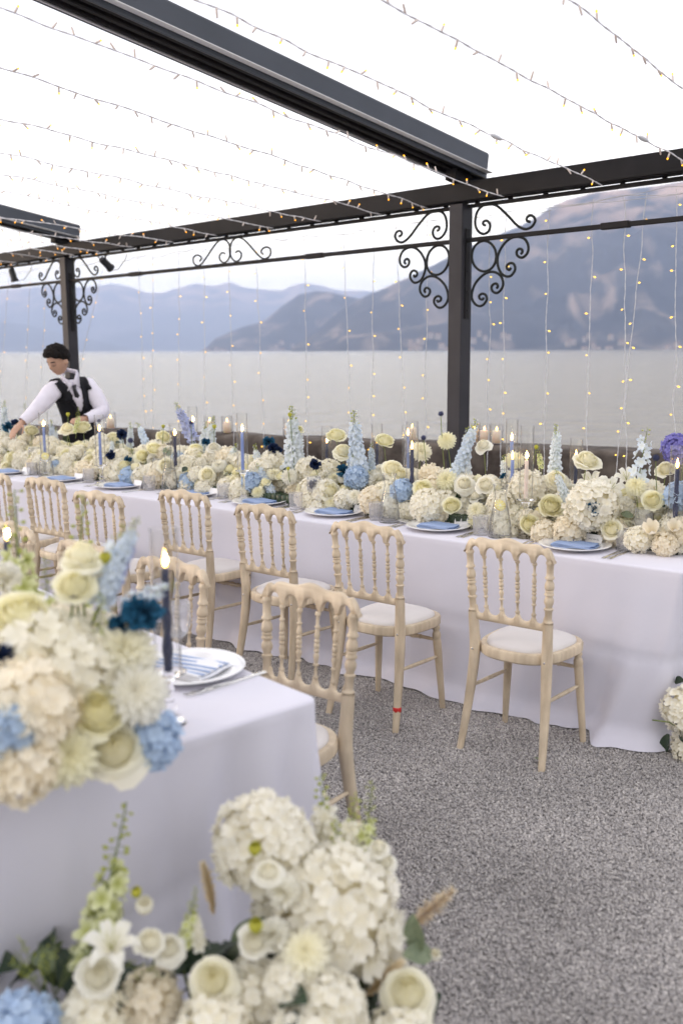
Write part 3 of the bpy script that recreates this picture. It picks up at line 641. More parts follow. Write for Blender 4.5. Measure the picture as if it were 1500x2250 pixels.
# ================================================================ TABLES
def frameM(o, x, y): return Matrix(((x.x, y.x, 0, o.x), (x.y, y.y, 0, o.y), (0, 0, 1, o.z), (0, 0, 0, 1)))
def tablecloth(name, label, O, X, Y, L, W, H, flare, fold, seed, dx=.022, rows=30, pull=0, cf=.13, cp=0, dp=1.25):
    """O: near right corner on the ground, X along, Y across. Top sheet and skirt are one cloth with gathered corners."""
    mb = MB(); per = []
    R_ = .035
    def seg(a, b, n):
        m = max(2, int((Vector(b) - Vector(a)).length / dx))
        for i in range(m): per.append((Vector(a).lerp(Vector(b), i / m), Vector(n), 0))
    def arc(c, a0):
        for i in range(14):
            a = a0 + (i + 0) / 14 * pi / 2; per.append((Vector((c[0] + R_ * cos(a), c[1] + R_ * sin(a))), Vector((cos(a), sin(a))), 1))
    seg((R_, 0), (L - R_, 0), (0, -1)); arc((L - R_, R_), -pi / 2); seg((L, R_), (L, W - R_), (1, 0)); arc((L - R_, W - R_), 0)
    seg((L - R_, W), (R_, W), (0, 1)); arc((R_, W - R_), pi / 2); seg((0, W - R_), (0, R_), (-1, 0)); arc((R_, R_), pi)
    corners = [Vector(c) for c in ((0, 0), (L, 0), (L, W), (0, W))]
    n = len(per); rowsv = []
    cum = 0; arc_s = []
    for i in range(n): arc_s.append(cum); cum += (per[(i + 1) % n][0] - per[i][0]).length
    for j in range(rows + 4):
        r = []
        for i in range(n):
            p, nv, isc = per[i]; s = arc_s[i]
            dc = min((p - c).length for c in corners); g = math.exp(-(dc / .20) ** 2); g2 = math.exp(-(dc / .5) ** 2)
            cy_ = Vector((cos(s / cum * 2 * pi), sin(s / cum * 2 * pi), seed))
            if j < 3:                                            # rounded shoulder
                a = (j / 3) * pi / 2; x = -.012 + .012 * sin(a); z = H - .0005 - .0115 * (1 - cos(a))
                q = p + nv * x; r.append((q.x, q.y, z)); continue
            t = (j - 3) / rows; t = min(t, 1.0)
            w1 = mnoise.noise(Vector((p.x * 1.7, p.y * 1.7, seed + t * .5))); w2 = mnoise.noise(Vector((p.x * 5.5, p.y * 5.5, seed + 9 + t * .6)))
            w3 = mnoise.noise(Vector((p.x * 14, p.y * 14, seed + 4 + t * 3)))
            fo = fold * (w1 * .9 + w2 * 1.1 + w3 * .16)
            pleat = g2 * .035 * sin(dc * 34 + seed) * (1 - .3 * g)
            drop = t ** dp
            out = flare * (t ** 1.5) * (.75 + .5 * w1) + fo * drop * 1.0 + g * cf * drop + pleat * drop
            out += -.016 * math.exp(-((t - .5) / .03) ** 2) * .4     # pressed crease
            out += -.004 * math.exp(-(((s % 1.15) - .6) / .014) ** 2) * (1 - g2) * min(1, t * 6); out += -cp * drop * (math.exp(-((dc - (.07 + .16 * t)) / .035) ** 2) + .6 * math.exp(-((dc - (.22 + .30 * t)) / .06) ** 2)); hem = max(0, (t - .90) / .10); out += hem ** 2 * (.05 + .05 * w2 + .3 * cf * g)
            z = (H - .012) * (1 - t) + .012 * t + hem * (.012 + .014 * w3)
            if t >= .97: z = .012 + .006 * (w3 + .3)
            tang = Vector((-nv.y, nv.x)); q = p + nv * out + tang * (w2 * .02 * drop); q.x += pull * drop * math.exp(-(max(0, p.x) / .9) ** 2)
            r.append((q.x, q.y, max(.009, z)))
        rowsv.append(r)
    mb.grid(rowsv, close=True)
    # top sheet
    k0 = len(mb.v); ring = rowsv[0]
    nx = int(L / .12); ny = int(W / .12); c0 = Vector((L / 2, W / 2))
    mb.add([(q[0], q[1], q[2]) for q in ring] + [(q[0] + (c0.x - q[0]) * .04, q[1] + (c0.y - q[1]) * .04, H) for q in ring], [(i, (i + 1) % n, n + (i + 1) % n, n + i) for i in range(n)])
    mb.add([(q[0] + (c0.x - q[0]) * .04, q[1] + (c0.y - q[1]) * .04, H) for q in ring] + [(c0.x, c0.y, H)], [(i, (i + 1) % n, n) for i in range(n)])
    M4 = frameM(O, X, Y); mb.v = [tuple(M4 @ Vector(v)) for v in mb.v]
    me = mb.mesh(name, CLOTH)
    import bmesh
    bm = bmesh.new(); bm.from_mesh(me); bmesh.ops.remove_doubles(bm, verts=bm.verts, dist=1e-5); bmesh.ops.recalc_face_normals(bm, faces=bm.faces); bm.to_mesh(me); bm.free()
    return tag(place(name, me), label, 'tablecloth')
def table(label, O, X, Y, L, W, H):
    t = thing('banquet_table', label, 'table', O + X * L / 2 + Y * W / 2, 0); Mi = Matrix.Translation(-Vector(t.location))
    M4 = Mi @ frameM(O, X, Y); m_ = MB(); m_.bbox((L / 2, W / 2, H - .032), (L - .16, W - .16, .03), .004, 0, M4); m_.build('tabletop', WOOD, t, smooth=False)
    k = max(2, int(L / 1.8) + 1)
    for i in range(k):
        for y in (.18, W - .18):
            m_ = MB(); m_.bbox((.3 + i * (L - .6) / (k - 1), y, (H - .047) / 2), (.05, .05, H - .047), .004, 0, M4); m_.build('leg', WOOD, t, smooth=False)
LT_O = TO + T * .02 + N * .10; LT_L = 8.6; LT_W = .98
table('long banquet table under white linen beside the lakeside wall', LT_O, T, N, LT_L, LT_W, TH - .003)
tablecloth('tablecloth', 'long white floor-length cloth on the table beside the lake', LT_O, T, N, LT_L, LT_W, TH, .085, .042, 3.3, pull=.16, cf=.03)
# near table
A_ = radians(-41.5); X2 = Vector((sin(A_), cos(A_), 0)); Y2 = Vector((-cos(A_), sin(A_), 0))     # along / towards camera side
C2 = atz(703, 1533, TH); O2 = Vector((C2.x, C2.y, 0)); W2 = 1.15
table('near banquet table under white linen with its end towards the viewer', O2, X2, Y2, 3.6, W2, TH - .003)
tablecloth('tablecloth', 'near white floor-length cloth on the table in front, end corner hanging in a soft fold', O2, X2, Y2, 3.6, W2, TH, .06, .155, 7.7, cf=.0, cp=.05, dp=.85)

# ================================================================ CHAIRS
def lathe_z(prof, n=12): m_ = MB(); m_.lathe(prof, n); return m_
def turned(z0, z1, r, motif):
    """profile from z0 to z1 with a motif of (fraction, radius factor)"""
    return [(r * f, z0 + (z1 - z0) * t) for t, f in motif]
POSTM = [(0, 1.0), (.03, 1.0), (.04, 1.32), (.055, 1.34), (.07, 1.02), (.10, .98), (.22, 1.0), (.24, 1.28), (.26, 1.3), (.275, .92), (.30, .95), (.35, 1.3), (.39, 1.34), (.43, 1.1), (.455, .86), (.465, 1.3), (.49, 1.36), (.515, 1.0), (.53, 1.28), (.55, 1.0), (.565, 1.3), (.60, 1.36), (.65, 1.22), (.69, .90), (.71, .9), (.72, 1.28), (.745, 1.3), (.76, 1.0), (.82, .95), (.93, .98), (.945, 1.2), (.97, 1.2), (1.0, 1.0)]
SPM = [(0, 1.25), (.03, 1.7), (.05, 1.7), (.07, 1.0), (.20, .95), (.215, 1.65), (.235, 1.65), (.25, 1.0), (.30, 1.35), (.35, 1.75), (.385, 1.3), (.40, .95), (.415, 1.6), (.44, 1.65), (.455, 1.0), (.475, 1.6), (.50, 1.7), (.525, 1.6), (.545, 1.0), (.56, 1.65), (.585, 1.6), (.60, .95), (.615, 1.3), (.65, 1.75), (.70, 1.35), (.75, 1.0), (.765, 1.65), (.785, 1.65), (.80, .95), (.93, 1.0), (.95, 1.7), (.97, 1.7), (1, 1.25)]
def back_y(z):                                     # rear leg sweeps back at the foot, back rail leans a little
    return -.070 * (max(0, .44 - z) / .44) ** 1.5 - .030 * (max(0, z - .46) / .44)
def half_w(z): return .168 + .026 * (max(0, .44 - z) / .44) ** 1.2 + .018 * (max(0, z - .46) / .42)
def chair_meshes():
    D = {}
    for s, nm in ((-1, 'L'), (1, 'R')):
        m_ = MB(); vs = []; zz = [0, .02, .08, .15, .22, .30, .38, .43, .47, .52, .57, .605]; rr = [.0135, .0145, .016, .0175, .019, .0205, .022, .0225, .0222, .021, .0205, .020]
        for k, z in enumerate(zz):
            cx = s * half_w(z); cy_ = back_y(z); r = rr[k]
            for i in range(12):
                a = 2 * pi * (i + .5) / 12; q = 1.08 if i % 3 else .98; vs.append((cx + r * q * cos(a), cy_ + r * q * sin(a), z))
        fs = [tuple(range(11, -1, -1))]
        for k in range(len(zz) - 1):
            for i in range(12): j = (i + 1) % 12; fs.append((k * 12 + i, k * 12 + j, (k + 1) * 12 + j, (k + 1) * 12 + i))
        m_.add(vs, fs)
        z0, z1 = .60, .872; prof = turned(0, 1, .0148, POSTM); a0 = Vector((s * half_w(z0), back_y(z0), z0)); a1 = Vector((s * half_w(z1), back_y(z1), z1))
        Q = (a1 - a0).to_track_quat('Z', 'Y').to_matrix().to_4x4(); ln = (a1 - a0).length
        m_.lathe([(r, z * ln) for r, z in prof], 12, Matrix.Translation(a0) @ Q)
        D['rear_leg' + nm] = m_.mesh('rear_leg', WOOD, angle=50)
    # spindles
    sp = []
    for k in range(4):
        x = -.116 + k * .0773; x0 = x * .95; a0 = Vector((x0, back_y(.625), .625)); a1 = Vector((x, back_y(.855), .855))
        Q = (a1 - a0).to_track_quat('Z', 'Y').to_matrix().to_4x4(); ln = (a1 - a0).length; m_ = MB()
        m_.lathe([(r, z * ln) for r, z in turned(0, 1, .0060, SPM)], 9, Matrix.Translation(a0) @ Q); sp.append(m_.mesh('spindle', WOOD, angle=50))
    D['spindle'] = sp
    # crest rail: scalloped lower edge, three shallow humps above
    def rail(zlo, zhi, xs, th, yfun, name):
        vs = []; fs = []
        for x in xs:
            a, b = zlo(x), zhi(x); c = min(.006, (b - a) * .4); ym = yfun(x)
            for dy, z in ((-th / 2 + c, a), (th / 2 - c, a), (th / 2, a + c), (th / 2, b - c), (th / 2 - c, b), (-th / 2 + c, b), (-th / 2, b - c), (-th / 2, a + c)):
                vs.append((x, ym + dy, z))
        n = len(xs)
        for k in range(n - 1):
            for i in range(8): j = (i + 1) % 8; fs.append((k * 8 + i, k * 8 + j, (k + 1) * 8 + j, (k + 1) * 8 + i))
        fs += [tuple(range(7, -1, -1)), tuple(range((n - 1) * 8, n * 8))]
        m_ = MB(); m_.add(vs, fs); return m_.mesh(name, WOODH, angle=55)
    W_ = half_w(.88) + .020
    sx = [-.187, -.116, -.0387, .0387, .116, .187]
    def clo(x):
        if abs(x) > .187: return .868 - (.0)
        for a, b in zip(sx, sx[1:]):
            if a <= x <= b:
                u = (x - (a + b) / 2) / ((b - a) / 2); ww = .80
                return .850 + (.042 * sqrt(max(0, 1 - (u / ww) ** 2)) if abs(u) < ww else 0) + (.003 if abs(u) >= ww else 0)
        return .85
    def chi(x):
        u = x / W_; z = .936 - .030 * u * u
        z += .006 * cos(u * pi * 3.0) + .008 * math.exp(-((abs(u) - .86) / .05) ** 2) - .007 * math.exp(-((abs(u) - .75) / .045) ** 2)
        e = max(0, abs(u) - .90) / .10; z -= .040 * e * e
        return z
    xs = [-W_ + 2 * W_ * i / 110 for i in range(111)]
    D['crest'] = rail(lambda x: clo(x) if abs(x) < .186 else .868, chi, xs, .024, lambda x: back_y(.89) - .010 * (1 - (x / W_) ** 2), 'crest_rail')
    wl = half_w(.6) - .012; sl2 = [-wl - .0, -.110, -.0367, .0367, .110, wl]
    def lhi(x):
        for a, b in zip(sl2, sl2[1:]):
            if a <= x <= b:
                u = (x - (a + b) / 2) / ((b - a) / 2); return .634 - (.033 * sqrt(max(0, 1 - (u / .86) ** 2)) if abs(u) < .86 else 0)
        return .634
    xs = [-wl + 2 * wl * i / 90 for i in range(91)]
    D['lower'] = rail(lambda x: .572, lhi, xs, .020, lambda x: back_y(.6), 'lower_rail')
    # seat: bent frame and domed cushion
    def outline(e, n=44):
        pts = []
        for i in range(n):
            a = 2 * pi * i / n; ca, sa = cos(a), sin(a); p_ = 3.2
            x = abs(ca) ** (2 / p_) * (1 if ca > 0 else -1); y = abs(sa) ** (2 / p_) * (1 if sa > 0 else -1)
            hw = .182 + .022 * (y + 1) / 2
            if y < 0: hw -= .010 * (-y) ** 2
            pts.append((x * (hw + e), .172 + y * (.190 + e) - (.02 * (1 - x * x) if y < 0 else -.010 * (1 - x * x))))
        return pts
    m_ = MB(); L_ = []
    for e, z in ((-.020, .422), (-.003, .420), (.003, .426), (.004, .456), (-.001, .464), (-.016, .466), (-.026, .460), (-.030, .44), (-.020, .422)): L_.append([(x, y, z) for x, y in outline(e)])
    m_.grid(L_, close=True); D['frame'] = m_.mesh('seat_frame', WOOD, angle=40)
    m_ = MB(); L_ = []
    for e, z in ((-.026, .440), (-.021, .462), (-.024, .474), (-.040, .483), (-.075, .491), (-.12, .495), (-.165, .496)):
        L_.append([(x, y, z) for x, y in outline(e)])
    m_.grid(L_, close=True); m_.add(L_[-1], [tuple(range(44))]); m_.add(L_[0], [tuple(range(43, -1, -1))]); D['cush'] = m_.mesh('seat_cushion', CUSH)
    FLM = [(.42, .014), (.414, .019), (.405, .020), (.398, .0165), (.392, .014), (.385, .0175), (.375, .0205), (.36, .0205), (.352, .017), (.346, .0195), (.335, .020), (.30, .0195), (.2, .0175), (.1, .0155), (.02, .0135), (0, .012)]
    for s, nm in ((-1, 'L'), (1, 'R')):
        a0 = Vector((s * .193, .318, 0)); a1 = Vector((s * .165, .290, .425)); Q = (a1 - a0).to_track_quat('Z', 'Y').to_matrix().to_4x4()
        m_ = MB(); m_.lathe([(r, z) for z, r in reversed(FLM)], 12, Matrix.Translation(a0) @ Q); D['front_leg' + nm] = m_.mesh('front_leg', WOOD, angle=50)
        m_ = MB(); z = .275; p0 = Vector((s * half_w(z), back_y(z), z)); p1 = Vector((s * (.193 - .028 * z / .425), .318 - .028 * z / .425, z - .010)); dd = p1 - p0
        m_.tube([p0.lerp(p1, k / 8) for k in range(9)], [.0062, .0075, .0085, .009, .0092, .009, .0085, .0075, .0062], 9); D['side' + nm] = m_.mesh('stretcher', WOOD)
    m_ = MB(); z = .345; p0 = Vector((-.170, .296, z)); p1 = Vector((.170, .296, z)); Q = (p1 - p0).to_track_quat('Z', 'Y').to_matrix().to_4x4()
    pr = [(.007, 0), (.008, .10), (.009, .26), (.013, .28), (.009, .30), (.012, .36), (.0145, .40), (.012, .44), (.009, .47), (.013, .5), (.009, .53), (.012, .56), (.0145, .60), (.012, .64), (.009, .70), (.013, .72), (.009, .74), (.008, .9), (.007, 1)]
    m_.lathe([(r, t * .34) for r, t in pr], 10, Matrix.Translation(p0) @ Q); D['front'] = m_.mesh('stretcher', WOOD, angle=50)
    m_ = MB(); m_.lathe([(.0048, 0), (.0048, .0015), (.003, .0025), (0, .0026)], 10); D['screw'] = m_.mesh('screw', SILV)
    return D
CH = chair_meshes()
def chair(x, y, az, label, group, tape=False):
    t = thing('banquet_chair', label, 'chair', (x, y, 0), -radians(az), group)
    for k in ('rear_legL', 'rear_legR', 'crest', 'lower', 'front_legL', 'front_legR', 'sideL', 'sideR', 'front'): place(CH[k].name.split('.')[0], CH[k], t)
    for m_ in CH['spindle']: place('spindle', m_, t)
    place('seat_frame', CH['frame'], t); place('seat_cushion', CH['cush'], t)
    for s in (-1, 1): place('screw', CH['screw'], t, (s * half_w(.44) + s * .0, back_y(.44) - .0226, .443), (pi / 2, 0, 0))
    if tape:
        m_ = MB(); z = .105; m_.lathe([(.0178, -.011), (.0186, -.010), (.0190, .010), (.0182, .011)], 14, Matrix.Translation((half_w(z), back_y(z), z))); m_.build('tape_band', REDT, t)['label'] = 'red tape band low on the leg'
    return t
# fitted crest centres -> chair origins (origin is between the stiles at seat level)
GL = 'chairs along the lakeside table'; GN = 'chairs along the near table'
def chair_at(cx, cy, baz, flip, label, group, tape=False, dy=.028):
    az = baz + 90 if not flip else baz - 90                    # facing direction
    f = Vector((sin(radians(az)), cos(radians(az)), 0)); return chair(cx + f.x * dy, cy + f.y * dy, az, label, group, tape)
chair_at(.680, 3.973, -51.3, 0, 'bleached wood chair at the right end of the lakeside table, white pad in full view', GL)
chair_at(.111, 4.398, -51.0, 0, 'bleached wood chair with red tape round its back leg', GL, True)
chair_at(-.386, 4.935, -50.5, 0, 'bleached wood chair at the lakeside table, just left of the red-taped one', GL)
chair_at(-.872, 5.468, -51.0, 0, 'bleached wood chair at the lakeside table, seen behind the twin candle flames', GL)
chair_at(-1.345, 5.453, -54.0, 0, 'bleached wood chair pulled back from the lakeside table, its crest overlapping its left neighbour', GL)
chair_at(-1.817, 6.066, -51.0, 0, 'bleached wood chair of the lakeside row, second from the left edge of the picture', GL)
chair_at(-2.258, 6.414, -49.5, 0, 'bleached wood chair of the lakeside row, cut by the left edge of the picture', GL)
chair_at(-.108, 3.186, -52.5, 1, 'blurred near chair at the end corner of the near table, back turned to the aisle', GN)
chair_at(-.634, 3.619, -48.0, 1, 'near-table chair behind the navy candle and its flame', GN)
chair_at(-1.041, 3.968, -46.8, 1, 'near-table chair behind the pale rose and blue delphinium', GN)
chair_at(-1.503, 4.441, -47.0, 1, 'near-table chair at the left edge behind the tall green-white sprig', GN)
fcx = onrun(1275, 1060, 1.45); chair_at(fcx.x, fcx.y, -50.6, 1, 'chair on the lake side, only its crest showing between lilies and dahlia', GL)
# ================================================================ FLOWER SHAPES (radius 1, axis +z)
def gridpatch(mb, f, nu, nv, tint, mi=0):
    rows = []; col = []
    for j in range(nv + 1):
        r = []
        for i in range(nu + 1):
            u = -1 + 2 * i / nu; v = j / nv; r.append(f(u, v)); col.append(tint(u, v))
        rows.append(r)
    mb.grid(rows, mi, col)
def rose(seed, opn=1.0, m=None, name='rose'):
    rd = random.Random(seed); mb = MB(); K = 9; cnt = [3, 3, 3, 4, 4, 5, 5, 6, 6]; mb.c = []
    rows = [[(max(.004, r) * cos(a), max(.004, r) * sin(a), z) for a in [i * 2 * pi / 12 for i in range(12)]] for r, z in ((0, .34), (.2, .30), (.42, .18), (.62, -.02), (.60, -.3), (.3, -.5), (0, -.52))]
    mb.grid(rows, 0, [.25] * 24 + [.5] * 60, close=True)
    for k in range(K):
        f = k / (K - 1); n = cnt[k]; off = rd.random() * 6.28
        for q in range(n):
            a0 = off + q * 2 * pi / n + rd.uniform(-.18, .18); wk = pi / n * 1.55
            Rk = (.10 + .80 * f ** .95) * rd.uniform(.94, 1.08); top = .56 - .05 * f - .80 * f ** 2.4 * opn + rd.uniform(-.05, .04); lean = .55 * (1 - f) ** .8; curl = .46 * max(0, f - .30) * opn * rd.uniform(.6, 1.5); ph = rd.random() * 9; tipn = rd.uniform(.10, .30); tw = rd.uniform(-.16, .16) * f; pr = rd.uniform(-.10, .16) * f; nt = rd.uniform(0, .10)
            def F(u, v, a0=a0, wk=wk, Rk=Rk, top=top, curl=curl, ph=ph, f=f, lean=lean, tipn=tipn, tw=tw, pr=pr, nt=nt):
                ve = v * (1 + pr - nt * math.exp(-(u / .25) ** 2) * v - tipn * u * u * u * u - .05 * u * u - .03 * sin(u * 5 + ph)); w = wk * (.35 + .65 * sin(min(1, ve * 1.2) * pi / 2)); a = a0 + u * w
                r = Rk * (.35 + .65 * sin(min(1, ve * 1.5) * pi / 2)) * (1 - lean * max(0, ve - .55) ** 1.4 * 1.9) + curl * max(0, ve - .60) ** 1.5 * 2.6 + .035 * u
                z = -.5 + (top + .5) * (ve ** (1.05 - .35 * f)) - curl * .9 * max(0, ve - .74) * 2 + .08 * sin(u * 3.1 + ph) * ve * (.3 + f) + tw * u * ve
                return (r * cos(a), r * sin(a), z)
            gridpatch(mb, F, 5, 6, lambda u, v, f=f: min(1, .02 + .62 * f + .4 * v * v))
    n0 = len(mb.v); mb.lathe([(.05, -1.0), (.09, -.75), (.30, -.58), (.12, -.45)], 8, mi=1); mb.c += [0.0] * (len(mb.v) - len(mb.c))
    return mb.mesh(name, [m, STEM])
def hydrangea(seed, m, name='hydrangea', nf=78, fr=.27, flat=.86, nu=2):
    rd = random.Random(seed); mb = MB(); vs = []
    rows = [[(.80 * cos(a) * sin(p_), .80 * sin(a) * sin(p_), .80 * flat * cos(p_)) for a in [i * 2 * pi / 14 for i in range(14)]] for p_ in [.01 + j * (pi - .02) / 8 for j in range(9)]]
    mb.grid(rows, 0, [.0] * 126, close=True)
    for i in range(nf):
        z = 1 - (i + .5) / nf * 1.86; th = i * 2.39996 + rd.uniform(-.12, .12); r = sqrt(max(0, 1 - z * z)); R_ = rd.uniform(.86, 1.04)
        c = Vector((r * cos(th), r * sin(th), z * flat)) * R_; nrm = Vector((r * cos(th), r * sin(th), z)) + Vector((rd.uniform(-.3, .3), rd.uniform(-.3, .3), rd.uniform(-.3, .3))); nrm.normalize()
        Q = nrm.to_track_quat('Z', 'Y').to_matrix() ; ro = rd.random() * 6.28; s = fr * rd.uniform(.85, 1.15); lift = rd.uniform(.15, .5); tv = rd.uniform(.0, .25)
        for q in range(4):
            a0 = ro + q * pi / 2 + rd.uniform(-.12, .12); cup = lift + rd.uniform(-.15, .15); wv = rd.uniform(-.12, .12)
            def F(u, v, a0=a0, cup=cup, wv=wv):
                w = .78 * sin(min(1.0, v * 1.05 + .05) * pi * .62) * (1 - .15 * v); a = a0; rr = v
                p = Vector((rr * cos(a) - u * w * sin(a) * .86, rr * sin(a) + u * w * cos(a) * .86, cup * v * v + .16 * u * u * v + wv * u * v)); p.x *= 1 - .12 * u * u; p.y *= 1 - .12 * u * u
                return tuple(c + Q @ (p * s))
            gridpatch(mb, F, nu, 2, lambda u, v, tv=tv: min(1, .25 + tv + .75 * v))
    return mb.mesh(name, [m])
def dahlia(seed, m, name='dahlia'):
    rd = random.Random(seed); mb = MB()
    for k in range(9):
        f = k / 8; n = int(6 + 11 * sin(min(1, f * 1.2) * pi / 2)); el = radians(86 - 112 * f); L_ = .34 + .66 * sin(min(1, f * 1.25) * pi / 2); off = rd.random() * 6
        for q in range(n):
            a = off + q * 2 * pi / n; ll = L_ * rd.uniform(.93, 1.05); e_ = el + rd.uniform(-.08, .08); w = .17 + .05 * f
            d = Vector((cos(a) * cos(e_), sin(a) * cos(e_), sin(e_))); sd_ = Vector((-sin(a), cos(a), 0)); up = d.cross(sd_) * -1
            def F(u, v, d=d, sd_=sd_, up=up, ll=ll, w=w):
                ww = w * sin(min(1, v * .92 + .1) * pi) ** .7 if v < .98 else .02
                return tuple(d * (ll * v) + sd_ * (u * ww) + up * (.10 * u * u + .10 * v * v - .05) * 1.0)
            gridpatch(mb, F, 2, 3, lambda u, v, f=f: min(1, f * 1.3 + .15 * v))
    return mb.mesh(name, [m])
def carnation(seed, m, name='carnation'):
    rd = random.Random(seed); mb = MB()
    for q in range(34):
        z = rd.uniform(-.25, 1); a = rd.random() * 6.28; r = sqrt(max(0, 1 - z * z)); d = Vector((r * cos(a), r * sin(a), z)).normalized(); Q = d.to_track_quat('X', 'Z').to_matrix() @ Matrix.Rotation(rd.random() * 6.28, 3, 'X'); ph = rd.random() * 9; ll = rd.uniform(.8, 1.1)
        gridpatch(mb, lambda u, v: tuple(Q @ Vector((ll * v, u * .42 * v, .13 * v * sin(u * 7 + ph) + .1 * u * u))), 7, 2, lambda u, v: v)
    return mb.mesh(name, [m])
def spire(seed, m, name='delphinium', nf=66, fr=.115, sp=.080, budtop=.2, taper=.55, loose=0.0):
    """length 1 along +z"""
    rd = random.Random(seed); mb = MB(); bend = rd.uniform(-.06, .06); bend2 = rd.uniform(-.06, .06)
    ax = lambda t: Vector((bend * t * t, bend2 * sin(t * 2), t))
    mb.tube([ax(-.25 + i * 1.25 / 12) for i in range(13)], [.012 * (1 - .6 * i / 12) for i in range(13)], 6, mi=1)
    if mb.c is None: mb.c = [0.0] * len(mb.v)
    for i in range(nf):
        t = (i + .5) / nf; t = t ** .92; a = i * 2.39996 + rd.uniform(-.3, .3); k = 1 - taper * t; R_ = sp * k * rd.uniform(.8, 1.2 + loose); rr = fr * (1 - .55 * t) * rd.uniform(.85, 1.15)
        c = ax(t) + Vector((cos(a) * R_, sin(a) * R_, rd.uniform(-.01, .01))); d = Vector((cos(a), sin(a), .25)).normalized(); Q = d.to_track_quat('Z', 'Y').to_matrix()
        if t > 1 - budtop:
            kk = .30 * rr; mb.lathe([(0, -kk), (kk * .8, -kk * .3), (kk * .7, kk * .5), (0, kk * 1.3)], 5, Matrix.Translation(c) @ Q.to_4x4(), mi=2 if rd.random() < .7 else 0, cap=False)
            mb.tube([ax(t), c], .003, 3, mi=1); mb.c += [.5] * (len(mb.v) - len(mb.c)); continue
        ro = rd.random() * 6
        for q in range(5):
            a0 = ro + q * 2 * pi / 5; cup = rd.uniform(.1, .5)
            gridpatch(mb, lambda u, v: tuple(c + Q @ (Vector((v * cos(a0) - u * .42 * sin(v * 2.4 + .15) * sin(a0), v * sin(a0) + u * .42 * sin(v * 2.4 + .15) * cos(a0), cup * v * v - .1 * u * u)) * rr)), 2, 2, lambda u, v: v)
        if loose: mb.tube([ax(t - .02), c], .004, 3, mi=1); mb.c += [0.0] * (len(mb.v) - len(mb.c))
    return mb.mesh(name, [m, STEM, P_GRN])
def thistle(seed, name='thistle'):
    mb = MB(); n = 150
    mb.lathe([(0, -.62), (.44, -.44), (.62, 0), (.44, .44), (0, .62)], 10, cap=False)
    for i in range(n):
        z = 1 - (i + .5) / n * 1.9; th = i * 2.39996; r = sqrt(max(0, 1 - z * z)); d = Vector((r * cos(th), r * sin(th), z)); o = d.orthogonal().normalized() * .07; o2 = d.cross(o)
        mb.add([d * .58 + o, d * .58 - o * .5 + o2 * .87, d * .58 - o * .5 - o2 * .87, d * 1.0], [(0, 1, 3), (1, 2, 3), (2, 0, 3)])
    return mb.mesh(name, [THIS])
def lily(seed, m, name='lily', close=0):
    rd = random.Random(seed); mb = MB()
    for q in range(6):
        a0 = q * pi / 3; w = .26 if q % 2 else .20; d = Vector((cos(a0), sin(a0), 0)); s_ = Vector((-sin(a0), cos(a0), 0)); cr = rd.uniform(.8, 1.2) * (1 - close)
        def F(u, v):
            r = .06 + v * (.95 if not close else .35 + .25 * sin(v * 3)); z = -.5 + .95 * sin(v * 1.9) * (1 - .25 * cr * v) if not close else -.5 + 1.3 * v; z -= .55 * cr * max(0, v - .6) ** 1.5 * 2
            ww = w * sin(min(1, v * .94 + .07) * pi) ** .8
            return tuple(d * r + s_ * (u * ww) + Vector((0, 0, z + .10 * abs(u) * sin(v * 3) + .02 * sin(v * 14 + q) * u)))
        gridpatch(mb, F, 4, 9, lambda u, v: min(1, .2 + v + .3 * abs(u)))
    for q in range(6 if not close else 0):
        a0 = q * pi / 3 + .4; mb.tube([(0, 0, -.4), (cos(a0) * .12, sin(a0) * .12, .1), (cos(a0) * .26, sin(a0) * .26, .42)], .012, 4, mi=1); mb.c += [.1] * (len(mb.v) - len(mb.c))
    return mb.mesh(name, [m, P_YEL])
def bud(m, name='flower_bud'):
    mb = MB(); mb.c = []
    for q in range(14):
        a0 = q * 2.4; w = .5; gridpatch(mb, lambda u, v: tuple(Vector(((.2 + .6 * sin(v * 2.4)) * cos(a0 + u * w), (.2 + .6 * sin(v * 2.4)) * sin(a0 + u * w), -.6 + 1.4 * v + .1 * (q % 3)))), 2, 3, lambda u, v: v)
    return mb.mesh(name, [m])
def leaf(seed, m, name='leaf', lobes=0):
    mb = MB(); rows = []
    for j in range(17):
        v = j / 16; w = .30 * sin(min(1, v * .95 + .04) * pi) ** .8 * (1 + (.45 * sin(v * 20) if lobes else 0)); r = []
        for u in (-1, -.5, 0, .5, 1): r.append((u * w, v, .10 * abs(u) * w * 3 + .12 * sin(v * 2.6) + .02 * sin(v * 9 + u)))
        rows.append(r)
    mb.grid(rows); return mb.mesh(name, [m])
def plume(seed, m, name='pampas_plume'):
    rd = random.Random(seed); mb = MB(); mb.c = []
    for i in range(420):
        t = rd.random(); a = rd.random() * 6.28; c = Vector((.05 * t * t, 0, t)); d = Vector((cos(a) * .55, sin(a) * .55, 1)).normalized(); ll = (.08 + .26 * sin(t * 2.6 + .3)) * rd.uniform(.5, 1.1)
        e_ = c + d * ll + Vector((0, 0, -.3 * ll)); o = d.orthogonal().normalized() * .009
        m1 = c + d * ll * .6; mb.add([c - o, c + o, m1 + o * 1.6, m1 - o * 1.6, e_], [(0, 1, 2, 3), (3, 2, 4)], 0, [t] * 5)
    return mb.mesh(name, [m])
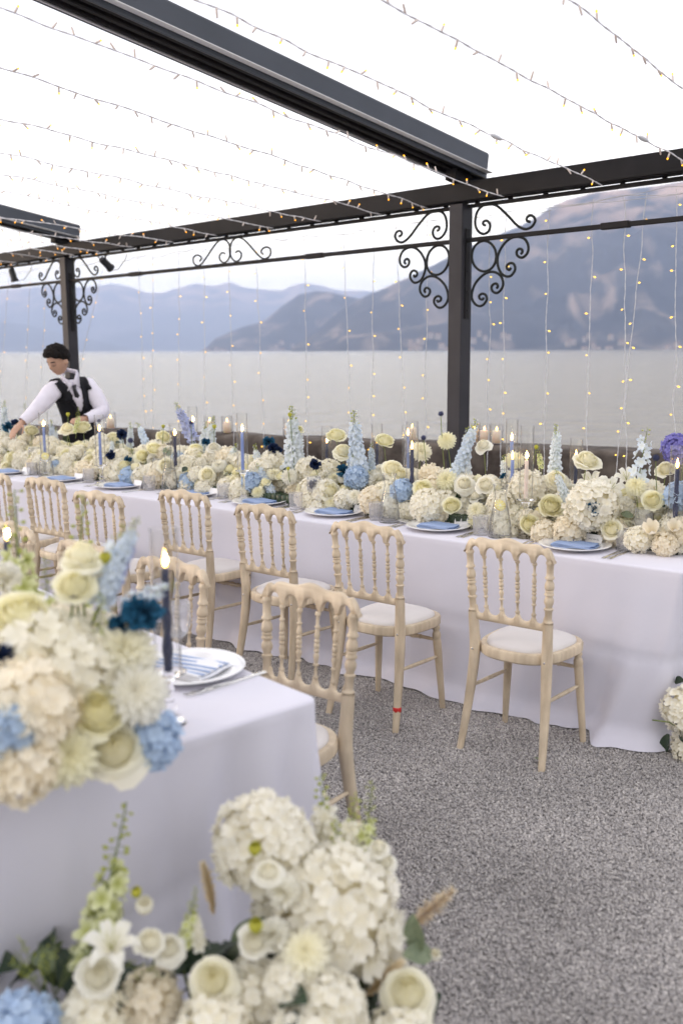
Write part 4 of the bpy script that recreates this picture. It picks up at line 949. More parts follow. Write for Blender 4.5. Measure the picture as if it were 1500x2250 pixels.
def wisps(seed, m, name='filler_sprig', n=60):
    rd = random.Random(seed); mb = MB()
    for i in range(7):
        a = rd.random() * 6.28; e_ = Vector((cos(a) * .4, sin(a) * .4, rd.uniform(.7, 1))); mb.tube([(0, 0, 0), e_ * .5 + Vector((0, 0, .1)), e_], .008, 4)
        for k in range(n // 7):
            t = rd.uniform(.45, 1); c = e_ * t + Vector((rd.uniform(-.1, .1), rd.uniform(-.1, .1), .1 * (1 - t) + rd.uniform(-.05, .08))); kk = rd.uniform(.014, .03)
            mb.lathe([(0, -kk), (kk, 0), (0, kk * 1.4)], 5, Matrix.Translation(c), mi=1, cap=False); mb.tube([e_ * (t - .08), c], .004, 3)
    return mb.mesh(name, [STEM, m])
FL = dict(
    rose=[rose(1, .85, P_CREAM), rose(2, 1.0, P_CREAM2), rose(3, 1.15, P_CREAM), rose(4, .6, P_CREAM2)],
    wrose=[rose(5, 1.15, P_WHITE, 'white_rose'), carnation(9, P_WHITE, 'white_rose'), rose(6, .95, P_WHITE, 'white_rose')],
    hyd=[hydrangea(1, P_HYD), hydrangea(2, P_HYDP), hydrangea(3, P_HYDW), hydrangea(4, P_HYD)],
    hydw=[hydrangea(5, P_HYDW, nf=120, fr=.235, nu=2), hydrangea(6, P_HYDW, nf=110, fr=.24)],
    hydp=[hydrangea(12, P_HYDP, nf=90, fr=.26)],
    hydb=[hydrangea(7, P_BLUE), hydrangea(8, P_BLUE)], hydv=[hydrangea(9, P_PURP, nf=100, fr=.2)],
    dahlia=[dahlia(1, P_CREAM2), dahlia(2, P_WHITE), dahlia(3, P_CREAM)],
    carn=[carnation(1, P_NAVY), carnation(2, P_NAVY), carnation(3, P_TEAL)], teal=[carnation(4, P_TEAL)],
    delw=[spire(1, P_DELW), spire(2, P_DELW)], delb=[spire(3, P_DELB), spire(4, P_DELB)], delv=[spire(5, P_DELV)],
    loose=[spire(6, P_DELB, nf=18, fr=.13, sp=.10, loose=.6), spire(13, P_DELV, nf=20, fr=.13, sp=.10, loose=.6)],
    snap=[spire(7, P_GRN, name='larkspur', nf=36, fr=.095, budtop=.45, loose=.3), spire(8, P_GRN, name='larkspur', nf=32, fr=.095, budtop=.5, loose=.3)],
    wlark=[spire(9, P_WHITE, name='white_larkspur', nf=40, fr=.15, loose=.3, budtop=.35)],
    thistle=[thistle(1)], lily=[lily(1, P_WHITE), lily(2, P_WHITE)], lilyc=[lily(3, P_HYDP, close=1)],
    bud=[bud(P_YEL)], wbud=[bud(P_WHITE)], leaf=[leaf(1, LEAFD)], lobed=[leaf(2, LEAFD, lobes=1)], sage=[leaf(3, LEAFG)],
    plume=[plume(1, PAMP)], wisp=[wisps(1, LEAFG), wisps(2, P_GRN)])
FNAME = dict(rose='rose', wrose='white_rose', hyd='hydrangea', hydw='white_hydrangea', hydp='blush_hydrangea', hydb='blue_hydrangea', hydv='lilac_hydrangea', dahlia='dahlia', carn='navy_carnation', teal='teal_carnation', delw='delphinium', delb='delphinium', delv='delphinium', loose='loose_delphinium', snap='green_larkspur', wlark='white_larkspur', thistle='globe_thistle', lily='lily', lilyc='closed_lily', bud='yellow_bud', wbud='white_bud', leaf='leaf', lobed='leaf', sage='leaf', plume='pampas_plume', wisp='filler_sprig')
rf = random.Random(77)
def flower(kind, pos, axis, size, root, stem=None, roll=None, stem_r=.0022):
    if kind in ('rose', 'wrose'): size *= .82
    me = rf.choice(FL[kind]); a = Vector(axis).normalized()
    q = a.to_track_quat('Z', 'Y').to_matrix() @ Matrix.Rotation(rf.random() * 6.28 if roll is None else roll, 3, 'Z')
    o = place(FNAME[kind], me, root, Vector(pos) - Vector(root.location), q.to_euler(), size)
    if stem is not None:
        Q = q.inverted(); b = Q @ (Vector(stem) - Vector(pos)) / size
        m_ = MB(); st = Vector((0, 0, -.45)); mid_ = (st + b) / 2 + Vector((0, 0, -.15 * b.length)); r = stem_r / size
        pts = [st * (1 - t) ** 2 + mid_ * 2 * t * (1 - t) + b * t * t for t in [i / 8 for i in range(9)]]
        m_.tube(pts, r, 6); m_.build('stem', STEM, o)
    return o
CAMV = lambda p: (CP - Vector(p)).normalized()
def rad(px, p): return px / FPX * ((Vector(p) - CP).dot(_f))

# ---------------------------------------------------------------- long table runner
BINS = [(.05, 1.0, 'cream runner section with lilies and a navy bloom, at the right table end'),
        (1.0, 1.75, 'runner section with a tall pale blue delphinium leaning right and two thistle heads'),
        (1.75, 2.5, 'runner section with the tallest straight blue-white delphinium and dark navy blooms'),
        (2.5, 3.3, 'runner section with a green-tipped delphinium rising over white hydrangeas'),
        (3.3, 4.1, 'runner section with white delphiniums behind the single blue taper in crystal'),
        (4.1, 5.0, 'runner section with mauve delphinium spike beside the thin navy candle'),
        (5.0, 6.0, 'runner section of yellow roses in front of the waiter'),
        (6.0, 8.6, 'farthest runner section, pale blue spikes and cream blooms at the left edge')]
roots = []
for a, b, lab in BINS:
    c = TO + T * ((a + b) / 2) + N * .64; roots.append(thing('flower_runner', lab, 'flower arrangement', (c.x, c.y, TH), 0, 'flower runner along the long table'))
def root_for(p):
    s = (Vector((p[0], p[1], 0)) - TO).dot(T)
    for (a, b, _), r in zip(BINS, roots):
        if s < b: return r
    return roots[-1]
def run(kind, px, py, dia, n=.64, up=.7, stem=False, tilt=None):
    p = onrun(px, py, n); ax = CAMV(p) * (1 - up) + Vector((0, 0, up)) + Vector((rf.uniform(-.18, .18), rf.uniform(-.1, .1), 0)) if tilt is None else Vector(tilt)
    st = None
    if stem: q = onrun(px, py, n); st = Vector((q.x, q.y, .92)) + T * rf.uniform(-.05, .05)
    placed.append((p, rad(dia / 2, p))); return flower(kind, p, ax, rad(dia / 2, p), root_for(p), st)
def run_spire(kind, x0, y0, x1, y1, n=.64):
    a = onrun(x0, y0, n); b = onrun(x1, y1, n); d = b - a; ln = d.length
    o = flower(kind, a, d, ln, root_for(a)); placed.append((a, .03)); return o
placed = []
for k_, x0, y0, x1, y1, n_ in [('delv', 425, 968, 383, 884, .80), ('delw', 462, 1010, 470, 914, .72), ('delw', 445, 1010, 452, 925, .75), ('delw', 640, 1045, 637, 892, .60), ('delw', 652, 1035, 662, 938, .66),
        ('delb', 790, 1062, 772, 902, .58), ('delb', 772, 1050, 778, 930, .60), ('delb', 1005, 1042, 1043, 922, .62), ('delw', 1020, 1040, 1034, 940, .64), ('delw', 1216, 1040, 1214, 932, .66), ('delw', 1252, 1112, 1222, 1028, .48), ('loose', 1400, 1062, 1428, 940, .56),
        ('delb', 815, 1048, 817, 972, .70), ('delw', 488, 1045, 520, 975, .62), ('delw', 585, 1062, 562, 974, .60), ('delb', 335, 1005, 300, 928, .66), ('delw', 283, 995, 287, 928, .74), ('delw', 268, 990, 262, 945, .74),
        ('delb', 118, 985, 116, 922, .74), ('delw', 12, 960, 10, 880, .74), ('delb', 70, 985, 52, 915, .7), ('delb', 30, 985, 22, 930, .7), ('delb', 600, 1090, 560, 1020, .48), ('snap', 168, 950, 170, 893, .6), ('snap', 60, 940, 56, 885, .72), ('snap', 1188, 1030, 1178, 975, .74)]:
    run_spire(k_, x0, y0, x1, y1, n_)
for k_, x, y, d, n_ in [('rose', 738, 955, 52, .70), ('rose', 755, 988, 56, .62), ('rose', 845, 967, 52, .68), ('rose', 862, 1027, 56, .56), ('rose', 1290, 1008, 68, .60), ('rose', 1462, 1028, 52, .68), ('rose', 650, 945, 42, .74),
        ('wrose', 1060, 975, 42, .74), ('dahlia', 981, 967, 44, .68), ('dahlia', 924, 990, 52, .72), ('dahlia', 1130, 1010, 46, .8), ('dahlia', 1396, 1068, 50, .50), ('wrose', 470, 980, 34, .6), ('rose', 432, 985, 36, .66),
        ('rose', 360, 958, 40, .72), ('rose', 340, 985, 44, .58), ('rose', 148, 938, 40, .6), ('rose', 182, 938, 44, .64), ('rose', 70, 945, 38, .64), ('wrose', 222, 960, 40, .7), ('rose', 18, 958, 40, .7), ('rose', 250, 960, 40, .76)]:
    run(k_, x, y, d, n_, .55, stem=True)
for k_, x, y, d, n_ in [('rose', 725, 1075, 54, .44), ('rose', 930, 1072, 56, .44), ('rose', 992, 1110, 50, .38), ('rose', 1210, 1110, 66, .40), ('rose', 1162, 1150, 54, .36), ('rose', 1342, 1160, 56, .36), ('rose', 1432, 1096, 58, .46), ('rose', 1222, 1050, 56, .58), ('rose', 880, 1040, 44, .56),
        ('dahlia', 779, 1091, 38, .40), ('dahlia', 981, 1056, 52, .52), ('dahlia', 636, 1047, 40, .48), ('dahlia', 1045, 1122, 44, .38), ('wrose', 1020, 1060, 52, .52), ('wrose', 1065, 1062, 50, .50), ('lilyc', 1430, 1165, 72, .36), ('lilyc', 1480, 1160, 60, .38),
        ('hydb', 782, 1050, 50, .52), ('hydb', 884, 1078, 50, .46), ('hydb', 560, 1058, 46, .48), ('hydb', 418, 1062, 48, .46), ('hydb', 284, 1046, 40, .44), ('hydb', 1490, 1090, 60, .5), ('hydv', 1487, 985, 66, .66), ('hydb', 398, 1010, 40, .6),
        ('hydw', 1300, 1110, 108, .40), ('hydw', 940, 1112, 74, .40), ('hydw', 1160, 1075, 80, .56), ('hyd', 1100, 1110, 60, .46), ('hyd', 700, 1115, 50, .42), ('hydw', 680, 1035, 60, .6), ('hydw', 600, 1020, 60, .66), ('hyd', 820, 1100, 60, .42), ('hydp', 1250, 1165, 64, .36), ('hyd', 1110, 1165, 50, .36), ('hydp', 1195, 1172, 56, .36), ('hyd', 1400, 1185, 54, .36), ('hyd', 1460, 1195, 54, .38),
        ('rose', 365, 1020, 42, .44), ('rose', 315, 1000, 42, .56), ('rose', 455, 1040, 44, .44), ('rose', 200, 1010, 42, .5), ('rose', 150, 1000, 42, .5), ('rose', 98, 1000, 42, .48), ('rose', 30, 1005, 42, .46), ('rose', 15, 1025, 36, .4)]:
    run(k_, x, y, d, n_, .35)
run('carn', 1303, 1117, 36, .335, .1); 
for x, y, d, n_ in [(752, 1035, 30, .54), (692, 1020, 26, .54), (590, 972, 28, .72), (608, 992, 26, .70), (268, 955, 24, .6), (243, 1000, 22, .44), (452, 972, 20, .6), (18, 938, 24, .64), (690, 1066, 24, .42), (282, 1010, 18, .5), (1108, 1050, 22, .62), (1170, 1055, 20, .6), (35, 930, 18, .64), (600, 985, 24, .66)]: run('carn', x, y, d, n_, .3, stem=True)
for x, y, d, n_ in [(968, 909, 14, .66), (930, 962, 14, .60), (1440, 1006, 18, .60), (287, 968, 15, .56), (420, 929, 11, .74), (28, 925, 9, .7), (1500, 1000, 14, .66), (218, 925, 10, .7)]: run('thistle', x, y, d, n_, .9, stem=True)
for x, y, d, n_ in [(637, 913, 12, .58), (471, 939, 12, .68), (359, 938, 10, .66), (150, 912, 11, .6), (1177, 984, 12, .8), (633, 1031, 10, .44), (1105, 1090, 8, .5)]: run('bud', x, y, d, n_, .9, stem=True)
for x, y, d, n_ in [(1338, 1075, 80, .54), (1300, 1062, 76, .62), (1375, 1048, 60, .70)]: run('lily', x, y, d, n_, .55, stem=True)
# body of the runner: a mound of blooms and a few leaves, section after section
s = .16
kinds0 = ['hyd', 'hyd', 'hyd', 'hydw', 'hyd', 'rose', 'hydp', 'dahlia']; kinds1 = ['hyd', 'rose', 'rose', 'hydw', 'dahlia', 'wrose', 'hyd', 'rose']
keepout = [atz(x, y, TH) for x, y in ((1305, 1198), (1015, 1157), (792, 1130), (625, 1107), (470, 1090), (305, 1072), (1370, 1208), (1410, 1206), (1055, 1175), (826, 1142), (650, 1119), (1097, 1180), (855, 1147), (374, 1081), (1352, 1186), (1058, 1150), (1208, 1186), (908, 1148))]; kinds2 = ['rose', 'rose', 'dahlia', 'hydw', 'wrose', 'hyd', 'delw']
while s < 8.4:
    far = s > 5.5
    for z_, ns_, ks in ((.055, (.45, .57, .70, .83), kinds0), (.115, (.47, .60, .73, .85), kinds1), (.170, (.55, .66, .76), kinds2), (.215, (.64,), ['rose', 'hydw', 'wrose', 'hyd', 'dahlia', 'rose'])):
        for n_ in ns_:
            if far and n_ > .8: continue
            p = TO + T * (s + rf.uniform(-.03, .03)) + N * (n_ + rf.uniform(-.02, .02)) + Vector((0, 0, TH + z_ + rf.uniform(-.015, .02)))
            k_ = rf.choice(ks)
            if z_ < .13 and any(hypot(p.x - q.x, p.y - q.y) < .085 for q in keepout): continue
            if any((p - q).length < r_ * .75 for q, r_ in placed) and z_ > .06: continue
            if k_ == 'delw':
                if rf.random() < .25: flower('delw', p, Vector((rf.uniform(-.2, .2), rf.uniform(-.2, .2), 1)), rf.uniform(.14, .20), root_for(p))
                k_ = 'wrose'
            sz = rf.uniform(.052, .074) if k_.startswith('hyd') else rf.uniform(.044, .058)
            outw = Vector((0, 0, .35 + z_ * 7)) - N * ((.64 - n_) * 4.0) + Vector((rf.uniform(-.3, .3), rf.uniform(-.3, .3), 0))
            flower(k_, p, outw, sz, root_for(p))
            if rf.random() < .17 and n_ < .75:
                kk = rf.choice(['carn', 'bud', 'sage', 'leaf', 'sage', 'leaf', 'hydb']); q = p + Vector((0, 0, .03)) - N * .02
                flower(kk, q, Vector((rf.uniform(-.6, .6), rf.uniform(-1, 0), .6)), dict(carn=.022, hydb=.04, bud=.012, sage=.06, leaf=.06)[kk], root_for(p))
    s += .082
# flat dark bed the stems are set in
for (a, b, _), r_ in zip(BINS, roots):
    m_ = MB(); n0 = 10
    for i in range(n0 * 2):
        ss = a + (b - a) * (i + .5) / (n0 * 2); Mx = frameM(TO + T * ss + N * .64 + Vector((0, 0, TH)) - Vector(r_.location), T, N)
        m_.bbox((0, 0, .028), ((b - a) / (n0 * 2), .40, .056), .006, 0, Mx)
    m_.build('moss_bed', LEAFD, r_)
# ================================================================ TABLEWARE
def soft(o): return o
m_ = MB(); m_.lathe([(0, 0), (.10, 0), (.104, .003), (.135, .012), (.166, .020), (.168, .0225), (.165, .0245), (.134, .0175), (.112, .0085), (.105, .0075), (0, .0070)], 56); PLATE = m_.mesh('plate', PORC, angle=60)
m_ = MB(); m_.lathe([(0, 0), (.05, 0), (.053, .002), (.083, .012), (.085, .0135), (.082, .015), (.055, .0065), (0, .0055)], 40); BREAD = m_.mesh('bread_plate', PORC, angle=60)
def napkin_mesh(mt, w=.20, d=.115, layers=4):
    m_ = MB(); th = .0042; pts = []; 
    for l in range(layers):
        z = .003 + l * th; xs = [(-w / 2 + (.012 if l == 0 else 0) + .004 * l, w / 2 - .003 * l)] 
        seq = [xs[0][0] + (xs[0][1] - xs[0][0]) * k / 8 for k in range(9)]
        if l % 2: seq.reverse()
        for x in seq: pts.append((x, z + .0018 * sin(x * 30 + l)))
        if l < layers - 1:
            sx = 1 if l % 2 == 0 else -1
            pts.append((seq[-1] + sx * .0045, z + th / 2))
    rows = []
    for side in (1,):
        pass
    top = []
    for i, (x, z) in enumerate(pts):
        a = pts[max(i - 1, 0)]; b = pts[min(i + 1, len(pts) - 1)]; t = Vector((b[0] - a[0], b[1] - a[1])).normalized(); top.append((x - t.y * th * .36, z + t.x * th * .36, x + t.y * th * .36, z - t.x * th * .36))
    loop = [(q[0], q[1]) for q in top] + [(q[2], q[3]) for q in reversed(top)]
    for j in range(7):
        y = -d / 2 + d * j / 6; k = 1 - .04 * abs(j - 3) / 3; rows.append([(x * k, y * (1 - .06 * (x / w)), z + .002 * sin(j * 1.3 + x * 9)) for x, z in loop])
    m_.grid(rows, close=True); m_.add(rows[0], [tuple(range(len(loop)))]); m_.add(rows[-1], [tuple(range(len(loop) - 1, -1, -1))])
    return m_.mesh('napkin', mt, angle=60)
NAPM = napkin_mesh(NAPK)
def cut(a, k, z):                                      # diamond cuts
    return 1 + .030 * (abs(sin(a * 7 + z * 75)) + abs(sin(a * 7 - z * 75)) - 1.1) * (1 if .012 < z < .072 else 0)
m_ = MB(); n_z = 26
prof = [(.0365 + .004 * k / n_z, .0 + .096 * k / n_z) for k in range(n_z + 1)]
m_.lathe([(0, 0)] + prof + [(.039, .097), (.0375, .095), (.0345, .02), (.030, .014), (0, .013)], 84, mod=lambda a, k, z: cut(a, k, z) if 0 < k <= n_z + 1 else 1, cap=False); TUMB = m_.mesh('tumbler', CUTG)
def gobl(a, k, z): return 1 + (.05 * abs(sin(a * 6)) * (1 if .085 < z < .150 else 0)) - (.03 if .085 < z < .15 else 0)
GP = [(0, 0), (.034, 0), (.036, .002), (.030, .004), (.012, .009), (.006, .016), (.0048, .03), (.0075, .040), (.0048, .048), (.0045, .065), (.009, .075), (.006, .080), (.018, .088), (.031, .100), (.038, .118), (.041, .140), (.0405, .165), (.039, .19), (.0375, .19), (.039, .165), (.0395, .140), (.0365, .119), (.029, .102), (.012, .091), (0, .089)]
m_ = MB(); m_.lathe(GP, 48, mod=lambda a, k, z: gobl(a, k, z) if k < 17 else 1, cap=False); GOB = m_.mesh('wine_glass', CRYSTN)
m_ = MB(); m_.lathe([(0, 0), (.054, 0), (.0575, .004), (.057, .02), (.050, .09), (.036, .16), (.029, .19), (.028, .205), (.031, .23), (.0375, .262), (.036, .262), (.0295, .23), (.0262, .205), (.027, .19), (.034, .16), (.048, .09), (.0545, .02), (.052, .012), (0, .011)], 40, cap=False); CARA = m_.mesh('glass_body', GLASS)
m_ = MB(); m_.lathe([(0, .0125), (.052, .0135), (.0538, .02), (.0475, .09), (.035, .152), (.034, .155), (0, .155)], 36, cap=False); CARW = m_.mesh('water', WATERG)
m_ = MB(); m_.lathe([(0, -.0022), (.026, -.0022), (.026, .0022), (0, .0022)], 28, mi=2, cap=False); m_.lathe([(.026, -.0026), (.0285, -.0026), (.0285, .0026), (.026, .0026)], 28, mi=1, cap=False)
for k in range(9):
    for s_ in (-1, 1): a0, a1 = 2 * pi * (k + .07) / 9, 2 * pi * (k + .93) / 9; z = s_ * .0030; m_.add([(.003 * cos((a0 + a1) / 2), .003 * sin((a0 + a1) / 2), z), (.0235 * cos(a0), .0235 * sin(a0), z), (.0248 * cos((a0 + a1) / 2), .0248 * sin((a0 + a1) / 2), z), (.0235 * cos(a1), .0235 * sin(a1), z)], [(0, 1, 2, 3) if s_ > 0 else (3, 2, 1, 0)])
LEM = m_.mesh('lemon_slice', [LEMON, LEMONR, PAPER])
def candlestick_mesh(h):
    k = h / .16; m_ = MB()
    pr = [(0, 0), (.040, 0), (.042, .003), (.036, .010), (.022, .022), (.013, .032), (.011, .036), (.017, .044), (.019, .051), (.016, .058), (.0105, .063), (.0125, .072), (.0105, .08), (.0125, .088), (.0105, .096), (.014, .102), (.012, .108), (.011, .118), (.014, .128), (.020, .138), (.024, .146), (.044, .150), (.045, .154), (.020, .156), (.0135, .158), (.0130, .149), (0, .149)]
    m_.lathe([(r, z * k) for r, z in pr], 36, cap=False, mod=lambda a, q, z: 1 + (.07 * abs(sin(a * 8)) if 2 < q < 6 else (.05 * abs(sin(a * 5)) if 6 <= q < 16 else 0))); return m_.mesh('candlestick', CRYST)
CST = {h: candlestick_mesh(h) for h in (.14, .16, .20)}
def chimney_mesh(h, r=.0335):
    m_ = MB(); m_.lathe([(r, 0), (r * 1.01, .004), (r, .01), (r, h - .008), (r * 1.05, h), (r * .985, h - .001), (r * .945, h - .01), (r * .945, .004)], 40, cap=False); return m_.mesh('glass_chimney', GLASS)
def candle_parts(t, h, col, twist):
    m_ = MB(); W_ = {'blue': WAXB, 'navy': WAXN, 'cream': WAXC}[col]; n = 24; rows = []; nz = 90 if twist else 6
    for k in range(nz + 1):
        f = k / nz; z = h * f; r0 = .0108 - .0018 * f; env = 0
        if twist: env = max(0, min(1, (f - .12) / .06)) * max(0, min(1, (.62 - f) / .06))
        ph = f * 2 * pi * 1.7; r = []
        for i in range(n):
            a = 2 * pi * i / n; rr = r0 * (1 + env * (.42 * abs(cos(a - ph)) ** 1.5 - .12)) if env else r0; r.append((rr * cos(a), rr * sin(a), z))
        rows.append(r)
    rows.append([(.006 * cos(2 * pi * i / n), .006 * sin(2 * pi * i / n), h + .003) for i in range(n)])
    m_.grid(rows, close=True); m_.add(rows[-1], [tuple(range(n))]); m_.add(rows[0], [tuple(range(n - 1, -1, -1))]); m_.build('wax', W_, t)
    m_ = MB(); m_.tube([(0, 0, h), (.0005, 0, h + .008), (.0015, 0, h + .013)], .0011, 6); m_.build('wick', WICK, t)
    m_ = MB(); m_.lathe([(0, -.004), (.0045, 0), (.0066, .008), (.0060, .017), (.0036, .028), (.0014, .038), (0, .043)], 12, Matrix.Translation((.001, 0, h + .009)), cap=False); f_ = m_.build('flame', FLAME, t)
    m_ = MB(); m_.lathe([(0, .002), (.0040, .008), (.0046, .014), (.0026, .024), (0, .031)], 10, Matrix.Translation((.001, -.0045, h + .010)), cap=False); m_.build('flame_heart', FLAMEH, f_)
def candle_set(p, hs, hc, col, twist, hch, where, lone=False):
    """crystal stick on the table, taper in it, glass chimney standing on its rim"""
    p = Vector((p.x, p.y, TH + .001)); hk = min(CST, key=lambda q: abs(q - hs)); o = tag(place('candlestick', CST[hk], None, p, (0, 0, rf.random())), 'cut crystal candlestick ' + where, 'candlestick', 'crystal candlesticks')
    t = thing('candle', {'blue': 'cornflower blue', 'navy': 'navy', 'cream': 'cream'}[col] + (' twisted' if twist else '') + ' lit taper ' + where, 'candle', (p.x, p.y, p.z + hk * .933), rf.random() * 3, 'lit taper candles'); candle_parts(t, hc, col, twist)
    tag(place('glass_chimney', chimney_mesh(hch), None, (p.x, p.y, p.z + hk * .963)), 'tall clear glass chimney around the taper ' + where, 'glass chimney', 'glass candle chimneys')
def cand(px, py, col, twist, hs, flame_y, top_y, where, n=None):
    p = atz(px, py, TH) if n is None else onrun(px, py, n)
    q = Vector((p.x, p.y, 0)); hk = min(CST, key=lambda k: abs(k - hs)); base = TH + hk * .933
    d = Vector((p.x, p.y, 0)).length; zf = onv(px, flame_y, (p.x, p.y, 0), 90).z; zt = onv(px, top_y, (p.x, p.y, 0), 90).z
    candle_set(q, hs, max(.10, zf - .028 - base), col, twist, max(.16, zt - base - .01), where)
cand(1478, 1216, 'navy', 1, .14, 1018, 978, 'before the closed lilies at the right edge')
cand(1152, 1182, 'cream', 0, .20, 1000, 933, 'behind the crest of the rightmost chair')
cand(1122, 1158, 'blue', 0, .14, 1000, 978, 'just right of the lemon water carafe')
cand(904, 1140, 'navy', 1, .14, 978, 952, 'between the plain carafe and the tall dahlias')
cand(535, 1102, 'blue', 0, .20, 940, 907, 'rising highest in the middle of the table')
cand(224, 1064, 'blue', 0, .14, 940, 910, 'just right of the waiter\'s hand')
cand(388, 1078, 'navy', 1, .16, 950, 928, 'behind the plain carafe left of the middle')
cand(102, 1046, 'blue', 0, .14, 930, 905, 'left of the waiter\'s vest')
for px, fy, ty, col, where in [(426, 917, 892, 'blue', 'on the lake side behind the mauve delphinium'), (895, 945, 932, 'blue', 'on the lake side left of the near post'), (828, 962, 930, 'navy', 'on the lake side behind the cream rose'), (718, 962, 935, 'navy', 'on the lake side beside the tallest delphinium'),
        (1123, 955, 919, 'blue', 'on the lake side behind the paired tapers'), (1265, 993, 961, 'navy', 'on the lake side behind the highest cream rose')]:
    cand(px, 0, col, 0, .14, fy, ty, where, n=.98) if False else (lambda p: candle_set(Vector((p.x, p.y, 0)), .14, max(.1, onv(px, fy, (p.x, p.y, 0), 90).z - .03 - TH - .14), col, False, max(.2, onv(px, ty, (p.x, p.y, 0), 90).z - TH - .14), where))(onrun(px, 1000, .97))
# pillar candles in glass cylinders along the wall
m_ = MB(); m_.lathe([(0, 0), (.055, 0), (.056, .003), (.056, .17), (.0535, .17), (.0535, .006), (0, .006)], 32, cap=False); CYL = m_.mesh('glass_cylinder', GLASS)
m_ = MB(); m_.lathe([(0, 0), (.038, 0), (.038, .10), (.034, .104), (0, .100)], 24, cap=False); PIL = m_.mesh('wax', mat('pillar_wax', (.85, .78, .68), .5, Subsurface_Weight=.4, Subsurface_Radius=(.04, .02, .01), Emission_Color=(1, .45, .15, 1), Emission_Strength=.05))
for px, lab in [(1063, 'left one of two pillar candles on the wall right of the near post'), (1090, 'right one of two pillar candles on the wall right of the near post'), (1040, 'small pillar candle on the wall close against the near post'), (905, 'pillar candle on the wall left of the near post'), (635, 'pillar candle on the wall behind the tallest blue taper'), (500, 'pillar candle on the wall in the middle of the terrace'), (462, 'pillar candle on the wall behind the white delphiniums'), (245, 'pillar candle on the wall just right of the waiter')]:
    a = W0 + WN * .2; d = ray(px, 970); az = atan2(WD.x, WD.y); p = onv(px, 970, a, math.degrees(az)); b_ = Vector((p.x, p.y, .905))
    t = thing('pillar_candle', lab, 'candle', b_ + Vector((0, 0, .007)), 0, 'pillar candles on the wall'); place('wax', PIL, t)
    m_ = MB(); m_.lathe([(0, 0), (.006, .008), (.004, .022), (0, .034)], 8, Matrix.Translation((0, 0, .106)), cap=False); m_.build('flame', FLAME, t)
    tag(place('glass_cylinder', CYL, None, b_), 'clear glass cylinder round the ' + lab.replace('left one of two', 'left').replace('right one of two', 'right'), 'candle glass', 'glass cylinders on the wall')
# place settings
TA = math.atan2(T.y, T.x)                               # napkins lie along the table
def card(px, py, name, sub, where):
    p = atz(px, py, TH + .001); rz = TA + pi + rf.uniform(-.12, .12); t = thing('place_card', where, 'place card', p, rz, 'name cards')
    m_ = MB(); w, h, s_ = .088, .052, .018; m_.add([(-w / 2, -s_, 0), (w / 2, -s_, 0), (w / 2, 0, h), (-w / 2, 0, h), (-w / 2, s_, 0), (w / 2, s_, 0)], [(0, 1, 2, 3), (3, 2, 5, 4)])
    m_.add([(-w / 2, -s_ + .0008, 0), (w / 2, -s_ + .0008, 0), (w / 2, 0, h - .001), (-w / 2, 0, h - .001), (-w / 2, s_ - .0008, 0), (w / 2, s_ - .0008, 0)], [(3, 2, 1, 0), (4, 5, 2, 3)]); m_.build('card', PAPER, t, smooth=False)
    for tx, sz, z in ((name, .0125, .026), (sub, .006, .014)):
        if not tx: continue
        cu = bpy.data.curves.new('lettering', 'FONT'); cu.body = tx; cu.size = sz; cu.align_x = 'CENTER'; cu.materials.append(INK); cu.extrude = .0001; cu.space_character = 1.15
        f = z / h; place('lettering', cu, t, (0, -s_ * (1 - f) - .0006, z), (math.atan2(h, s_), 0, 0))
FORK = None
def cutlery_meshes():
    m_ = MB(); out = {}
    def blade(pts, th=.0012):                           # pts: (y, halfwidth, z)
        vs = []
        for y, w, z in pts: vs += [(-w, y, z), (w, y, z), (w * .7, y, z + th * 1.8), (-w * .7, y, z + th * 1.8)]
        fs = [(0, 1, 2, 3)[::-1], tuple(range(len(vs) - 4, len(vs)))]
        for k in range(len(pts) - 1):
            for i in range(4): j = (i + 1) % 4; fs.append((k * 4 + i, k * 4 + j, k * 4 + 4 + j, k * 4 + 4 + i))
        return vs, fs
    m_ = MB(); m_.add(*blade([(-.10, .009, .001), (-.092, .0105, .001), (-.05, .006, .002), (0, .0032, .005), (.03, .004, .006), (.04, .011, .004), (.055, .012, .002)])); 
    for i in range(4): x = -.009 + i * .006; vs, fs = blade([(.054, .0018, .002), (.075, .0015, .003), (.10, .0009, .006)]); m_.add([(a + x, b, c) for a, b, c in vs], fs)
    out['fork'] = m_.mesh('fork', SILV, angle=40)
    m_ = MB(); m_.add(*blade([(-.11, .009, .001), (-.10, .0105, .001), (-.05, .0065, .002), (-.01, .005, .003), (.0, .0085, .001), (.06, .010, .001), (.10, .007, .001), (.115, .002, .001)])); out['knife'] = m_.mesh('knife', SILV, angle=40)
    return out
CUT = cutlery_meshes()
RZ = TA + pi                                            # local +y points to the table's middle
